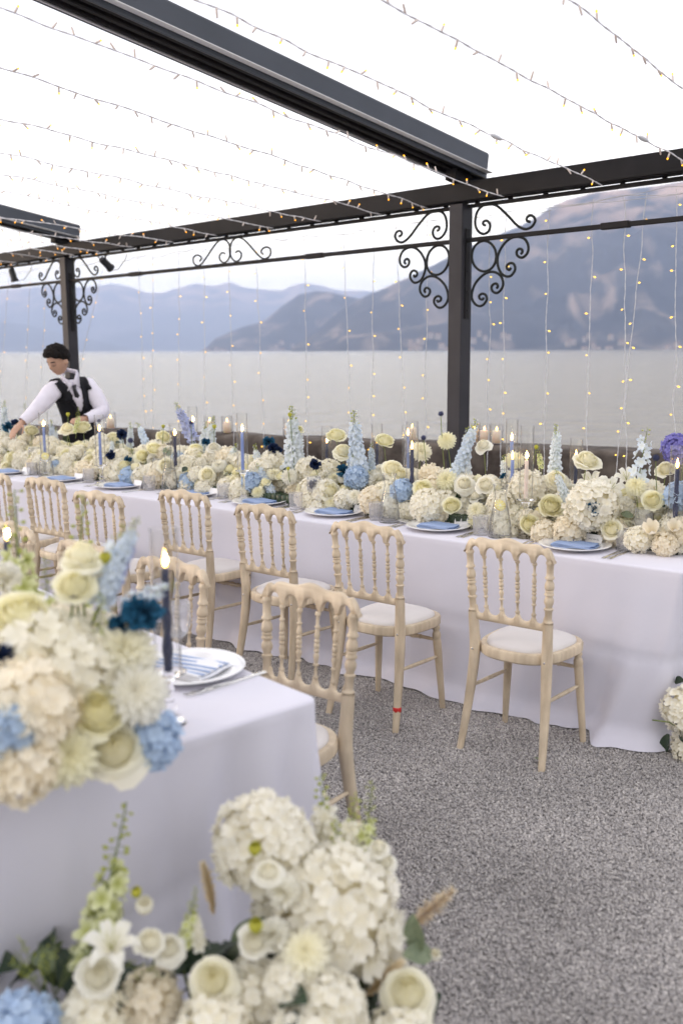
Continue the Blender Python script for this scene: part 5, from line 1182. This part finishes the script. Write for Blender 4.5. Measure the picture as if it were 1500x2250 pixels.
def setting(pl, who, bread=None, crd=None, tum=None, gob=(), car=None, knives=True, forks=True):
    p = atz(*pl, TH + .001); tag(place('plate', PLATE, None, p), 'large white dinner plate ' + who, 'plate', 'dinner plates')
    n_ = tag(place('napkin', NAPM, None, (p.x, p.y, p.z + .0075), (0, 0, RZ + rf.uniform(-.12, .10))), 'folded blue linen napkin on the dinner plate ' + who, 'napkin', 'blue napkins')
    right = -T                                          # seen from the aisle, to the right
    if forks:
        for k in range(2): q = p - right * (.205 + .030 * k) + N * (-.01 - .008 * k); tag(place('fork', CUT['fork'], None, (q.x, q.y, TH + .001), (0, 0, RZ + rf.uniform(-.05, .05))), ('inner' if k == 0 else 'outer') + ' silver fork beside the dinner plate ' + who, 'fork', 'silver forks')
    if knives:
        for k in range(2): q = p + right * (.200 + .028 * k) + N * (-.03 + .004 * k); tag(place('knife', CUT['knife'], None, (q.x, q.y, TH + .001), (0, 0, RZ + rf.uniform(-.05, .05))), ('inner' if k == 0 else 'outer') + ' silver knife beside the dinner plate ' + who, 'knife', 'silver knives')
    if bread: q = atz(*bread, TH + .001); tag(place('bread_plate', BREAD, None, q), 'small white bread plate above the forks ' + who, 'plate', 'bread plates')
    if tum: q = atz(*tum, TH + .001); tag(place('tumbler', TUMB, None, q, (0, 0, rf.random())), 'diamond cut crystal tumbler ' + who, 'glass', 'crystal tumblers')
    for k, g in enumerate(gob): q = atz(*g, TH + .001); tag(place('wine_glass', GOB, None, q, (0, 0, rf.random())), ('cut crystal wine glass ' if k == 0 else 'second cut crystal wine glass ') + who, 'glass', 'wine glasses')
def carafe(px, py, lemon, where, wt=True):
    t = thing('carafe', where, 'carafe', atz(px, py, TH + .001), 0, 'water carafes'); place('glass_body', CARA, t); place('water', CARW, t)
    if lemon: place('lemon_slice', LEM, t, (-.002, -.004, .160), (1.05, .15, .25))
W = ['at the rightmost chair', 'at the red-taped chair', 'at the third chair from the right', 'at the fourth chair from the right', 'at the pulled-back chair', 'at the chair second from the left edge', 'left of the waiter', 'at the far left edge']
setting((1262, 1204), W[0], (1208, 1186), None, (1370, 1208), [(1352, 1186), (1410, 1206)])
setting((962, 1162), W[1], (908, 1148), None, (1055, 1175), [(1058, 1150)])
setting((733, 1130), W[2], (690, 1118), None, (826, 1142), [(822, 1120)])
setting((570, 1107), W[3], (540, 1092), None, (650, 1119), [(664, 1100), (690, 1118)])
setting((428, 1088), W[4], (428, 1072), None, (492, 1096), [(507, 1080)])
setting((262, 1071), W[5], (245, 1056), None, (329, 1077), [(338, 1062), (350, 1066)])
setting((135, 1056), W[6], None, None, (196, 1060), [(200, 1048)])
setting((15, 1040), W[7], None, None, (72, 1044), [(78, 1036)])
card(1305, 1198, 'MICHAEL', 'Table 2' if False else '', 'white name card reading MICHAEL behind the rightmost napkin')
card(1015, 1157, 'MEREDITH', '', 'white name card reading MEREDITH left of the lemon carafe')
card(792, 1130, 'KYLE', '', 'white name card reading KYLE left of the plain carafe')
card(625, 1107, 'JOHN', '', 'white name card reading JOHN at the fourth chair from the right')
card(470, 1090, '', '', 'blank side of a name card at the pulled-back chair')
card(305, 1072, '', '', 'blank looking name card at the chair second from the left edge')
card(175, 1056, '', '', 'small white tent card by the waiter')
card(60, 1042, '', '', 'small white tent card at the left edge')
carafe(1097, 1180, True, 'glass carafe of water with a lemon slice floating at its neck, near the right')
carafe(855, 1147, False, 'plain glass carafe of water left of the navy twisted candle')
carafe(374, 1081, False, 'plain glass carafe of water at the left, blue bloom seen through it')
carafe(103, 1050, True, 'glass carafe with lemon near the left edge, below the waiter')

# near table ware
p = atz(412, 1478, TH + .001); tag(place('plate', PLATE, None, p, None, 1.0), 'blurred white dinner plate near the corner of the near table', 'plate', 'dinner plates')
m_ = MB()
t = thing('striped_napkin', 'white napkin with blue stripes folded on the near plate', 'napkin', (p.x, p.y, p.z + .008), math.atan2(X2.y, X2.x) + .35)
place('fold', napkin_mesh(NAPW, .22, .15, 4), t)
for k in range(5): q = MB(); q.bbox((0, -.056 + k * .028, .0185), (.205, .011, .0016), .0005); q.build('blue_stripe', NAPK, t)
for k, nm in enumerate(('fork', 'fork', 'knife', 'knife')):
    q = atz(470 + k * 16, 1512 - k * 5, TH + .001); tag(place(nm, CUT[nm], None, q, (0, 0, math.atan2(X2.y, X2.x) + .1)), ('first', 'second', 'third', 'fourth')[k] + ' piece of silver cutlery to the right of the near plate', nm, 'near table cutlery')
def near_candle(px, py, hs, hc, hch, where):
    p = atz(px, py, TH); candle_set(p, hs, hc, 'navy', True, hch, where)
near_candle(374, 1590, .14, .262, .36, 'on the near table, before the chairs')
near_candle(34, 1490, .14, .262, .36, 'at the left edge, on the near table')
q = atz(392, 1462, TH + .001); tag(place('wine_glass', GOB, None, q), 'blurred wine glass by the striped napkin', 'glass', 'wine glasses')

# near table arrangement
na = atz(120, 1640, TH); NA = thing('table_arrangement', 'large blurred arrangement of cream roses, dahlias and blue delphinium on the near table', 'flower arrangement', (na.x, na.y, TH))
NAX = Vector((-X2.y, X2.x, 0)) 
def near(kind, px, py, dia, d, up=.4, stem=None, tilt=None, root=None):
    p = atd(px, py, d); ax = (CAMV(p) * (1 - up) + Vector((0, 0, up))) if tilt is None else Vector(tilt)
    st = atd(*stem) if stem else None; r = root or NA
    return flower(kind, p, ax, rad(dia / 2, p), r, st, stem_r=.003)
def near_spire(kind, x0, y0, x1, y1, d0, d1, root=None):
    a = atd(x0, y0, d0); b = atd(x1, y1, d1); return flower(kind, a, b - a, (b - a).length, root or NA)
for a in [('dahlia', 275, 1430, 150, 1.98, .6), ('dahlia', 300, 1525, 150, 1.92, .4), ('rose', 215, 1560, 150, 1.88, .3), ('rose', 250, 1640, 165, 1.88, .2), ('hydb', 335, 1625, 120, 1.95, .1), ('hyd', 90, 1440, 210, 1.98, .6), ('hydp', 60, 1560, 220, 1.86, .4), ('dahlia', 150, 1660, 150, 1.84, .2),
          ('hydb', 20, 1595, 130, 1.80, .3), ('hydp', 40, 1680, 160, 1.80, .1), ('hyd', 170, 1475, 170, 1.95, .5), ('hyd', 210, 1400, 120, 2.15, .7), ('hyd', -40, 1500, 200, 1.95, .5), ('hyd', -60, 1640, 200, 1.8, .2), ('hyd', 120, 1390, 140, 2.2, .7), ('hyd', 10, 1390, 160, 2.2, .7), ('hyd', 250, 1500, 120, 2.1, .6)]: near(*a)
near('rose', 45, 1345, 150, 1.98, .55, (125, 1480, 2.0)); near('rose', 180, 1215, 110, 2.05, .8, (190, 1450, 2.05)); near('wrose', 230, 1250, 90, 2.12, .6); near('rose', 165, 1280, 110, 2.0, .5, (190, 1450, 2.05)); near('wrose', 10, 1270, 90, 2.2, .5)
near('thistle', 161, 1313, 42, 2.0, .9, (140, 1440, 2.05)); near('teal', 315, 1345, 90, 2.0, .5, (300, 1470, 2.1)); near('carn', 275, 1372, 70, 2.02, .5, (270, 1450, 2.1)); near('carn', 5, 1440, 60, 1.9, .4)
near_spire('delb', 225, 1320, 300, 1135, 2.05, 2.08); near_spire('loose', 215, 1330, 270, 1150, 2.05, 2.08); near_spire('loose', 200, 1300, 260, 1165, 2.15, 2.18); near_spire('loose', 270, 1330, 390, 1290, 2.02, 2.02); near_spire('delv', 240, 1300, 300, 1170, 2.1, 2.1)
near_spire('snap', 150, 1400, 170, 1085, 2.3, 2.35); near_spire('snap', 60, 1400, 32, 1075, 2.3, 2.35); near_spire('snap', 120, 1400, 110, 1220, 2.2, 2.25); near_spire('snap', 200, 1500, 215, 1300, 2.0, 2.0)
near('bud', 232, 1230, 34, 2.0, .8); near('sage', 185, 1490, 90, 1.96, .9)
# floor arrangement at the end of the near table
fa = atz(560, 2350, 0); FA = thing('floor_arrangement', 'big loose arrangement of white hydrangeas and pale roses on the gravel before the near table', 'flower arrangement', (-.30, 1.95, 0))
for a in [('hydw', 575, 1850, 205, 2.06, .5), ('hydw', 735, 2005, 265, 1.98, .3), ('wrose', 590, 1912, 75, 1.92, .5), ('wrose', 625, 1962, 85, 1.92, .4), ('wrose', 560, 2065, 85, 1.84, .3), ('wrose', 600, 2055, 90, 1.86, .5), ('dahlia', 670, 2095, 120, 1.84, .5), ('rose', 468, 2150, 120, 1.80, .2), ('rose', 895, 2175, 140, 1.84, .4), ('hydw', 720, 2225, 160, 1.78, .3),
          ('hydw', 840, 2120, 100, 1.98, .4), ('lily', 245, 2075, 135, 1.80, .55), ('wrose', 215, 2140, 110, 1.78, .2), ('wrose', 330, 2065, 75, 1.84, .5), ('wrose', 370, 2080, 80, 1.86, .4), ('hydb', 40, 2275, 170, 1.72, .5), ('hydw', 640, 2165, 120, 1.82, .2), ('hyd', 560, 2190, 150, 1.86, .3), ('hyd', 620, 2000, 120, 2.05, .5), ('hyd', 330, 2200, 130, 1.86, .4),
          ('wrose', 832, 1858, 56, 2.08, .7), ('wrose', 845, 1890, 62, 2.08, .6), ('wbud', 956, 2100, 34, 1.95, .4), ('wrose', 845, 1930, 60, 2.05, .4), ('wbud', 318, 1995, 50, 1.9, .6), ('bud', 300, 1965, 30, 1.9, .9), ('bud', 560, 1870, 36, 1.95, .9), ('bud', 562, 2040, 40, 1.83, .9), ('hydw', 690, 2290, 180, 1.74, .3), ('hyd', 470, 2270, 160, 1.76, .3), ('hydw', 880, 2290, 150, 1.8, .3), ('hyd', 200, 2240, 140, 1.8, .3)]: near(*a[:5], up=a[5], root=FA)
for a in [('snap', 195, 2110, 262, 1760, 1.9, 1.93), ('snap', 235, 2080, 250, 1880, 1.95, 1.95), ('wlark', 720, 1930, 705, 1700, 2.15, 2.2), ('wlark', 760, 1930, 778, 1745, 2.12, 2.15), ('snap', 790, 1900, 812, 1715, 2.12, 2.15), ('wlark', 745, 1960, 740, 1800, 2.1, 2.1), ('snap', 400, 2090, 425, 1945, 1.9, 1.92), ('wlark', 440, 2080, 418, 1980, 1.9, 1.92), ('wlark', 720, 1880, 712, 1760, 2.2, 2.2)]: near_spire(*a, root=FA)
for a in [('plume', 860, 2080, 985, 1955, 2.0, 2.02), ('plume', 470, 2010, 452, 1900, 2.05, 2.06), ('plume', 800, 2190, 880, 2120, 1.92, 1.9), ('wisp', 100, 2190, 60, 2080, 1.84, 1.84), ('wisp', 120, 2190, 150, 2070, 1.86, 1.86), ('wisp', 240, 2120, 160, 2100, 1.86, 1.86), ('wisp', 330, 2200, 330, 2090, 1.9, 1.9), ('lobed', 520, 2075, 500, 1960, 1.96, 1.98), ('lobed', 510, 2085, 470, 2000, 1.96, 1.98), ('lobed', 480, 2090, 530, 2020, 1.95, 1.95), ('leaf', 620, 2200, 560, 2120, 1.8, 1.8), ('leaf', 700, 2200, 760, 2130, 1.88, 1.86), ('leaf', 820, 2215, 850, 2150, 1.86, 1.84), ('sage', 500, 2120, 540, 2060, 1.9, 1.9), ('leaf', 640, 2230, 600, 2180, 1.76, 1.76)]: near_spire(*a, root=FA)
rg = random.Random(4)
for i in range(95):
    x = rg.uniform(40, 930); y = rg.uniform(2080, 2330); a = atd(x, y, rg.uniform(1.88, 2.0)); k_ = rg.choice(['leaf', 'lobed', 'sage', 'leaf']); flower(k_, a, Vector((rg.uniform(-1, 1), rg.uniform(-1, .3), rg.uniform(.1, 1))), rg.uniform(.07, .13), FA)
for i in range(26):
    x = rg.uniform(150, 900); a = atd(x, rg.uniform(2120, 2200), 1.96); b = Vector((-.30 + (a.x + .3) * .5, 2.02, .02)); m_ = MB(); m_.tube([a - Vector(FA.location), (a + b) / 2 - Vector(FA.location) + Vector((0, .02, .05)), b - Vector(FA.location)], .0035, 6); m_.build('stem', STEM, FA)
m_ = MB(); m_.lathe([(.08, 0), (.09, .01), (.10, .10), (.105, .12), (.10, .12), (.09, .05), (0, .04)], 24, Matrix.Translation((0, .08, .004)), cap=False); m_.build('bowl', PORC, FA)
# floor arrangement beside the right end of the long table
ra = atz(1515, 1640, 0); RA = thing('floor_arrangement', 'white hydrangea and dark leafy branches on the gravel at the right edge', 'flower arrangement', (ra.x + .05, ra.y + .05, 0))
for a in [('hydw', 1515, 1560, 110, 3.95, .4), ('hyd', 1530, 1640, 100, 3.95, .3)]: near(*a[:5], up=a[5], root=RA)
for i in range(34):
    p = Vector((ra.x + rg.uniform(-.12, .22), ra.y + rg.uniform(-.16, .2), rg.uniform(.02, .34))); flower(rg.choice(['leaf', 'leaf', 'lobed', 'sage']), p, Vector((rg.uniform(-1.3, .6), rg.uniform(-1, .3), rg.uniform(-.3, .7))), rg.uniform(.06, .11), RA)
m_ = MB(); a = atd(1432, 1582, 3.9) - Vector(RA.location); m_.tube([a, a + Vector((.07, 0, -.01)), a + Vector((.14, .02, -.06)), Vector((.03, 0, .02))], .003, 6); m_.build('branch', STEM, RA)
# fallen leaf
lf = atz(1194, 1678, .012); tag(place('fallen_leaf', FL['sage'][0], None, lf, (.3, .2, 1.2), .05), 'small dry leaf on the gravel beside the rightmost chair leg', 'leaf')

# ================================================================ WAITER
def skin_mesh(name, joints, edges, root=0, sub=2):
    me = bpy.data.meshes.new(name); me.from_pydata([j[0] for j in joints], edges, []); o = bpy.data.objects.new('tmp', me); COL.objects.link(o)
    sk = o.modifiers.new('skin', 'SKIN'); sk.use_smooth_shade = True
    for i, j in enumerate(joints): me.skin_vertices[0].data[i].radius = (j[1], j[2] if len(j) > 2 else j[1]); me.skin_vertices[0].data[i].use_root = (i == root)
    ss = o.modifiers.new('sub', 'SUBSURF'); ss.levels = sub; ss.render_levels = sub
    dg = bpy.context.evaluated_depsgraph_get(); m2 = bpy.data.meshes.new_from_object(o.evaluated_get(dg)); bpy.data.objects.remove(o); m2.name = name; return m2
def ensure_skin(me):
    if not me.skin_vertices: pass
J = lambda x, y, d: atd(x, y, d)
WP = Vector((J(178, 900, 8.35).x, 8.45, 0))
wt_ = thing('person', 'young waiter in white shirt, black waistcoat and tie leaning over the table flowers', 'person', WP, 0)
L_ = lambda v: Vector(v) - WP
head = L_(J(128, 792, 7.98)); neck0 = L_(J(153, 831, 8.14)); chest = L_(J(163, 872, 8.24)); belly = L_(J(172, 922, 8.36)); pelv = L_(J(182, 980, 8.46)); pelv.z = .93
shR = L_(J(124, 850, 8.10)); elR = L_(J(88, 892, 7.92)); wrR = L_(J(50, 928, 7.80)); haR = L_(J(30, 948, 7.74))
shL = L_(J(198, 846, 8.28)); elL = L_(J(228, 906, 8.22)); wrL = L_(J(186, 922, 7.99)); haL = L_(J(168, 922, 7.92))
hipL = pelv + Vector((.09, .02, -.06)); hipR = pelv + Vector((-.09, 0, -.06)); knL = Vector((.11, .06, .48)); knR = Vector((-.10, .10, .48)); ftL = Vector((.12, .10, .06)); ftR = Vector((-.12, .14, .06))
def voxel(me, s):
    o = bpy.data.objects.new('tmp', me); COL.objects.link(o); r = o.modifiers.new('r', 'REMESH'); r.mode = 'VOXEL'; r.voxel_size = s; r.use_smooth_shade = True
    sm = o.modifiers.new('s', 'SMOOTH'); sm.factor = .5; sm.iterations = 2
    dg = bpy.context.evaluated_depsgraph_get(); m2 = bpy.data.meshes.new_from_object(o.evaluated_get(dg)); bpy.data.objects.remove(o)
    for p_ in m2.polygons: p_.use_smooth = True
    return m2
def make_skin(name, joints, edges, root=0, sub=2):
    import bmesh
    me = bpy.data.meshes.new(name); bm = bmesh.new(); lay = bm.verts.layers.skin.verify()
    vs = []
    for i, j in enumerate(joints):
        v = bm.verts.new(j[0]); v[lay].radius = (j[1], j[2] if len(j) > 2 else j[1]); v[lay].use_root = (i == root); vs.append(v)
    for a, b in edges: bm.edges.new((vs[a], vs[b]))
    bm.to_mesh(me); bm.free(); o = bpy.data.objects.new('tmp', me); COL.objects.link(o)
    sk = o.modifiers.new('skin', 'SKIN'); sk.use_smooth_shade = True; ss = o.modifiers.new('sub', 'SUBSURF'); ss.levels = sub; ss.render_levels = sub
    dg = bpy.context.evaluated_depsgraph_get(); m2 = bpy.data.meshes.new_from_object(o.evaluated_get(dg)); bpy.data.objects.remove(o); m2.name = name; return m2
def hand_joints(w, h, palmn, curl=.25):
    """five fingers from the palm"""
    d = (h - w).normalized(); sd_ = d.cross(palmn).normalized(); out = []
    for i, (o_, ln) in enumerate(((-.028, .065), (-.010, .078), (.010, .074), (.028, .060))):
        b = w + d * .075 + sd_ * o_; out.append([b - d * .03, b, b + d * ln * .45 - palmn * .006, b + d * ln * .8 - palmn * (.02 + curl * .02), b + d * ln - palmn * (.03 + curl * .05)])
    b = w + d * .025 - sd_ * .032; out.append([b, b - sd_ * .022 + d * .015, b - sd_ * .034 + d * .04 - palmn * .01, b - sd_ * .036 + d * .06 - palmn * .02])
    return out
bj = [(pelv, .13, .10), (belly, .12, .09), (chest, .13, .095), (neck0, .060, .058), (head.lerp(neck0, .45), .052, .052), (shR, .070), (elR, .042), (wrR, .026), (wrR.lerp(haR, .9), .036, .018), (shL, .070), (elL, .042), (wrL, .026), (wrL + (haL - wrL).normalized() * .075, .036, .018), (hipL, .085), (knL, .06), (ftL, .045), (hipR, .085), (knR, .06), (ftR, .045)]
be = [(0, 1), (1, 2), (2, 3), (3, 4), (2, 5), (5, 6), (6, 7), (7, 8), (2, 9), (9, 10), (10, 11), (11, 12), (0, 13), (13, 14), (14, 15), (0, 16), (16, 17), (17, 18)]
import bmesh as _bm
parts_ = [make_skin('b', bj, be, 0, 2)]
for w, h in ((wrR, haR), (wrL, haL)):
    for ch in hand_joints(w, h, Vector((0, -.5, 1)).normalized()):
        parts_.append(make_skin('f', [(p_, .0095 - .0008 * i) for i, p_ in enumerate(ch)], [(i, i + 1) for i in range(len(ch) - 1)], 0, 1))
# head: face looks down and to the left of the picture
fd = Vector((-.42, -.80, -.40)).normalized(); upv = Vector((-.12, -.32, .94)); sdv = fd.cross(upv).normalized(); upv = sdv.cross(fd).normalized()
HS = .93; HM = Matrix(((sdv.x * HS, fd.x * HS, upv.x * HS, head.x), (sdv.y * HS, fd.y * HS, upv.y * HS, head.y), (sdv.z * HS, fd.z * HS, upv.z * HS, head.z), (0, 0, 0, 1)))   # local x: side, y: forward, z: up
def headp(x, y, z):
    r = Vector((x * .080, y * .100, z * .122))
    if z < 0: r.x *= 1 - .34 * (-z) ** 1.6; r.y *= (1 - .10 * (-z)) if y > 0 else 1 - .35 * (-z); r.y += .012 * (-z) ** 2 if y > 0 else 0
    if y > .3:
        r.y += .026 * math.exp(-((x / .17) ** 2)) * math.exp(-(((z + .22) / .20) ** 2))              # nose
        r.y += .010 * math.exp(-((x / .12) ** 2)) * math.exp(-(((z + .02) / .16) ** 2))
        for s_ in (-1, 1): r.y -= .012 * math.exp(-(((x - s_ * .38) / .18) ** 2)) * math.exp(-(((z - .02) / .11) ** 2)); r.y += .004 * math.exp(-(((x - s_ * .38) / .25) ** 2)) * math.exp(-(((z - .17) / .07) ** 2))
        r.y += .006 * math.exp(-((x / .28) ** 2)) * math.exp(-(((z + .55) / .07) ** 2)) + .008 * math.exp(-((x / .3) ** 2)) * math.exp(-(((z + .85) / .12) ** 2))
    return r
m_ = MB(); rows = []
for j in range(41):
    ph = pi * (j + .001) / 40.002; rows.append([HM @ headp(sin(ph) * cos(a), sin(ph) * sin(a), cos(ph)) for a in [2 * pi * i / 56 for i in range(56)]])
m_.grid(rows, close=True); m_.add(rows[0], [tuple(range(56))]); m_.add(rows[-1], [tuple(range(55, -1, -1))])
for s_ in (-1, 1): m_.lathe([(0, -.012), (.020, -.006), (.024, .002), (.014, .010), (0, .010)], 14, HM @ Matrix.Translation((s_ * .080, -.004, -.008)) @ Matrix.Rotation(s_ * 1.35, 4, 'Y') @ Matrix.Scale(1.45, 4, (0, 0, 1)) @ Matrix.Scale(1.3, 4, (1, 0, 0)), cap=False)
parts_.append(m_.mesh('h', SKIN))
bm = _bm.new()
for q in parts_: bm.from_mesh(q)
jm = bpy.data.meshes.new('body'); bm.to_mesh(jm); bm.free()
bodym = voxel(jm, .0075); bodym.materials.clear(); bodym.materials.append(SKIN); place('body', bodym, wt_)
def face_patch(cx, cz, w, h, name, m, out=.0035, bow=0, n=8):
    m_ = MB(); rows = []
    for j in range(3):
        r = []
        for i in range(n + 1):
            u = -1 + 2 * i / n; x = cx + u * w; z = cz + (j - 1) * h * (1 - .6 * u * u) + bow * (1 - u * u); y = sqrt(max(.01, 1 - x * x - z * z)); p_ = headp(x, y, z); p_.y += out; r.append(HM @ p_)
        rows.append(r)
    m_.grid(rows); return m_.build(name, m, wt_)
for s_ in (-1, 1):
    face_patch(s_ * .38, .20, .24, .035, 'eyebrow', BROW, .007, .03); face_patch(s_ * .37, .0, .19, .045, 'eyelid', EYEL, .003, -.02); face_patch(s_ * .37, -.05, .19, .014, 'eyelash', BROW, .005, -.03)
face_patch(0, -.545, .26, .040, 'mouth', LIP, .004, .01)
m_ = MB(); rows = []
for j in range(26):
    r = []
    for i in range(60):
        a = 2 * pi * i / 60; ca, sa = cos(a), sin(a); lim = 1.05 + (.95 if sa < -.2 else .45 * max(0, -sa + .35)) ; lim = 1.02 + .95 * (1 - sa) / 2 + .03 * sin(a * 9)
        ph = lim * j / 25; x, y, z = sin(ph) * ca, sin(ph) * sa, cos(ph); p_ = headp(x, y, z); e_ = .020 * (1 - (j / 25) ** 3) + .008 + .012 * mnoise.noise(Vector((x * 5, y * 5, z * 7))) + .006 * mnoise.noise(Vector((x * 13, y * 13, z * 9)))
        if sa > .3: e_ += .016 * math.exp(-((ph - lim * .85) / .3) ** 2)
        nrm = Vector((x, y, z)); r.append(HM @ (p_ + nrm * e_))
    rows.append(r)
for i in range(60): pass
m_.grid(rows, close=True); m_.grid([rows[-1], [HM @ (HM.inverted() @ v * .97) for v in rows[-1]]], close=True); m_.build('hair', HAIR, wt_)
# shirt and trousers: the body's own surface, lifted off and creased
def garment(name, keep, off, m):
    src = bodym; me = src.copy(); me.name = name; bm = _bm.new(); bm.from_mesh(me); bm.normal_update()
    kill = [f for f in bm.faces if not keep(f.calc_center_median())]; _bm.ops.delete(bm, geom=kill, context='FACES')
    for v in bm.verts: p_ = v.co.copy(); v.co += v.normal * (off(p_) + .005 * mnoise.noise(p_ * 14) + .0035 * mnoise.noise(Vector((p_.x * 40, p_.y * 40, p_.z * 22))))
    bm.to_mesh(me); bm.free(); me.materials.clear(); me.materials.append(m); return place(name, me, wt_)
def past(p_, a, b, t): d = b - a; return (p_ - a).dot(d) / d.length_squared > t and (p_ - b).length < .30
def keep_shirt(p_):
    if past(p_, elR, wrR, .97) and (p_ - wrR).length < .25: return False
    if past(p_, elL, wrL, .97) and (p_ - wrL).length < .14: return False
    hx = (head - neck0).normalized(); k_ = (p_ - neck0).dot(hx)
    if k_ > .030 and ((p_ - neck0) - hx * k_).length < .085 + max(0, k_ - .07) * 3: return False
    return p_.z > .88
arm = lambda p_: max(0, 1 - min((p_ - elR).length, (p_ - elL).length) / .30)
garment('shirt', keep_shirt, lambda p_: .011 + .014 * arm(p_), SHIRT)
garment('trousers', lambda p_: .07 < p_.z < .98 and (p_ - wrL).length > .14 and (p_ - wrR).length > .3 and (p_ - haL).length > .14, lambda p_: .022, VEST)
tax = (neck0 - belly).normalized(); lat = (shL - shR); lat = (lat - tax * lat.dot(tax)).normalized(); fwd = lat.cross(tax).normalized()
if fwd.y > 0: fwd = -fwd
TL = (neck0 - belly).length
def segd(p_, a, b):
    d = b - a; k_ = max(0, min(1, (p_ - a).dot(d) / d.length_squared)); return (p_ - a - d * k_).length, k_
def keep_vest(p_):
    d = p_ - belly; t = d.dot(tax) / TL; l_, f_ = d.dot(lat), d.dot(fwd)
    if not -.42 < t < 1.02 or abs(f_) > .17: return False
    lim = .19 if t < .50 else .19 - .050 * min(1, (t - .50) / .18)
    if abs(l_) > lim: return False
    for a_, e_, w_ in ((shR, elR, wrR), (shL, elL, wrL)):
        q, k_ = segd(p_, a_, e_)
        if q < .092 and k_ > .22 and abs(l_) > .09: return False
        if segd(p_, e_, w_)[0] < .075: return False
    if f_ > .0 and t > .40 and abs(l_) < .004 + (t - .40) * .10: return False
    return (p_ - neck0).length > .085
vo = garment('waistcoat', keep_vest, lambda p_: .020 + .014 * arm(p_), VEST); so = vo.modifiers.new('thick', 'SOLIDIFY'); so.thickness = .006; so.offset = 0
m_ = MB(); 
for s_ in (-1, 1):
    a = neck0 + fwd * .066 + Vector((0, 0, -.012)); b = neck0 + lat * s_ * .066 + Vector((0, 0, .045)); c = neck0 - fwd * .06 + Vector((0, 0, .055)); d = neck0 + fwd * .085 + lat * s_ * .05 + Vector((0, 0, -.05)); e_ = neck0 + lat * s_ * .082 + Vector((0, 0, .005)); g_ = neck0 - fwd * .075 + Vector((0, 0, .02)); m_.grid([[a, b, c], [d, e_, g_]])
co = m_.build('collar', SHIRT, wt_); so = co.modifiers.new('thick', 'SOLIDIFY'); so.thickness = .004
m_ = MB(); tp = neck0 + fwd * .082 - tax * .02; bt = chest.lerp(belly, .45) + fwd * .118
pts = [tp, tp + Vector((0, 0, -.035)) + fwd * .008, tp.lerp(bt, .45) + fwd * .02, bt]
ws = [.018, .012, .024, .028]; rows = []
for p_, w in zip(pts, ws): rows.append([p_ - lat * w, p_ + fwd * .006, p_ + lat * w])
m_.grid(rows); to_ = m_.build('necktie', SILK, wt_); so = to_.modifiers.new('thick', 'SOLIDIFY'); so.thickness = .004
for f_ in (ftL, ftR): m_ = MB(); m_.lathe([(0, 0), (.045, 0), (.048, .03), (.035, .07), (0, .075)], 14, Matrix.Translation((f_.x, f_.y - .05, .004)) @ Matrix.Scale(2.3, 4, (0, 1, 0)), cap=False); m_.build('shoe', BLACKP, wt_)
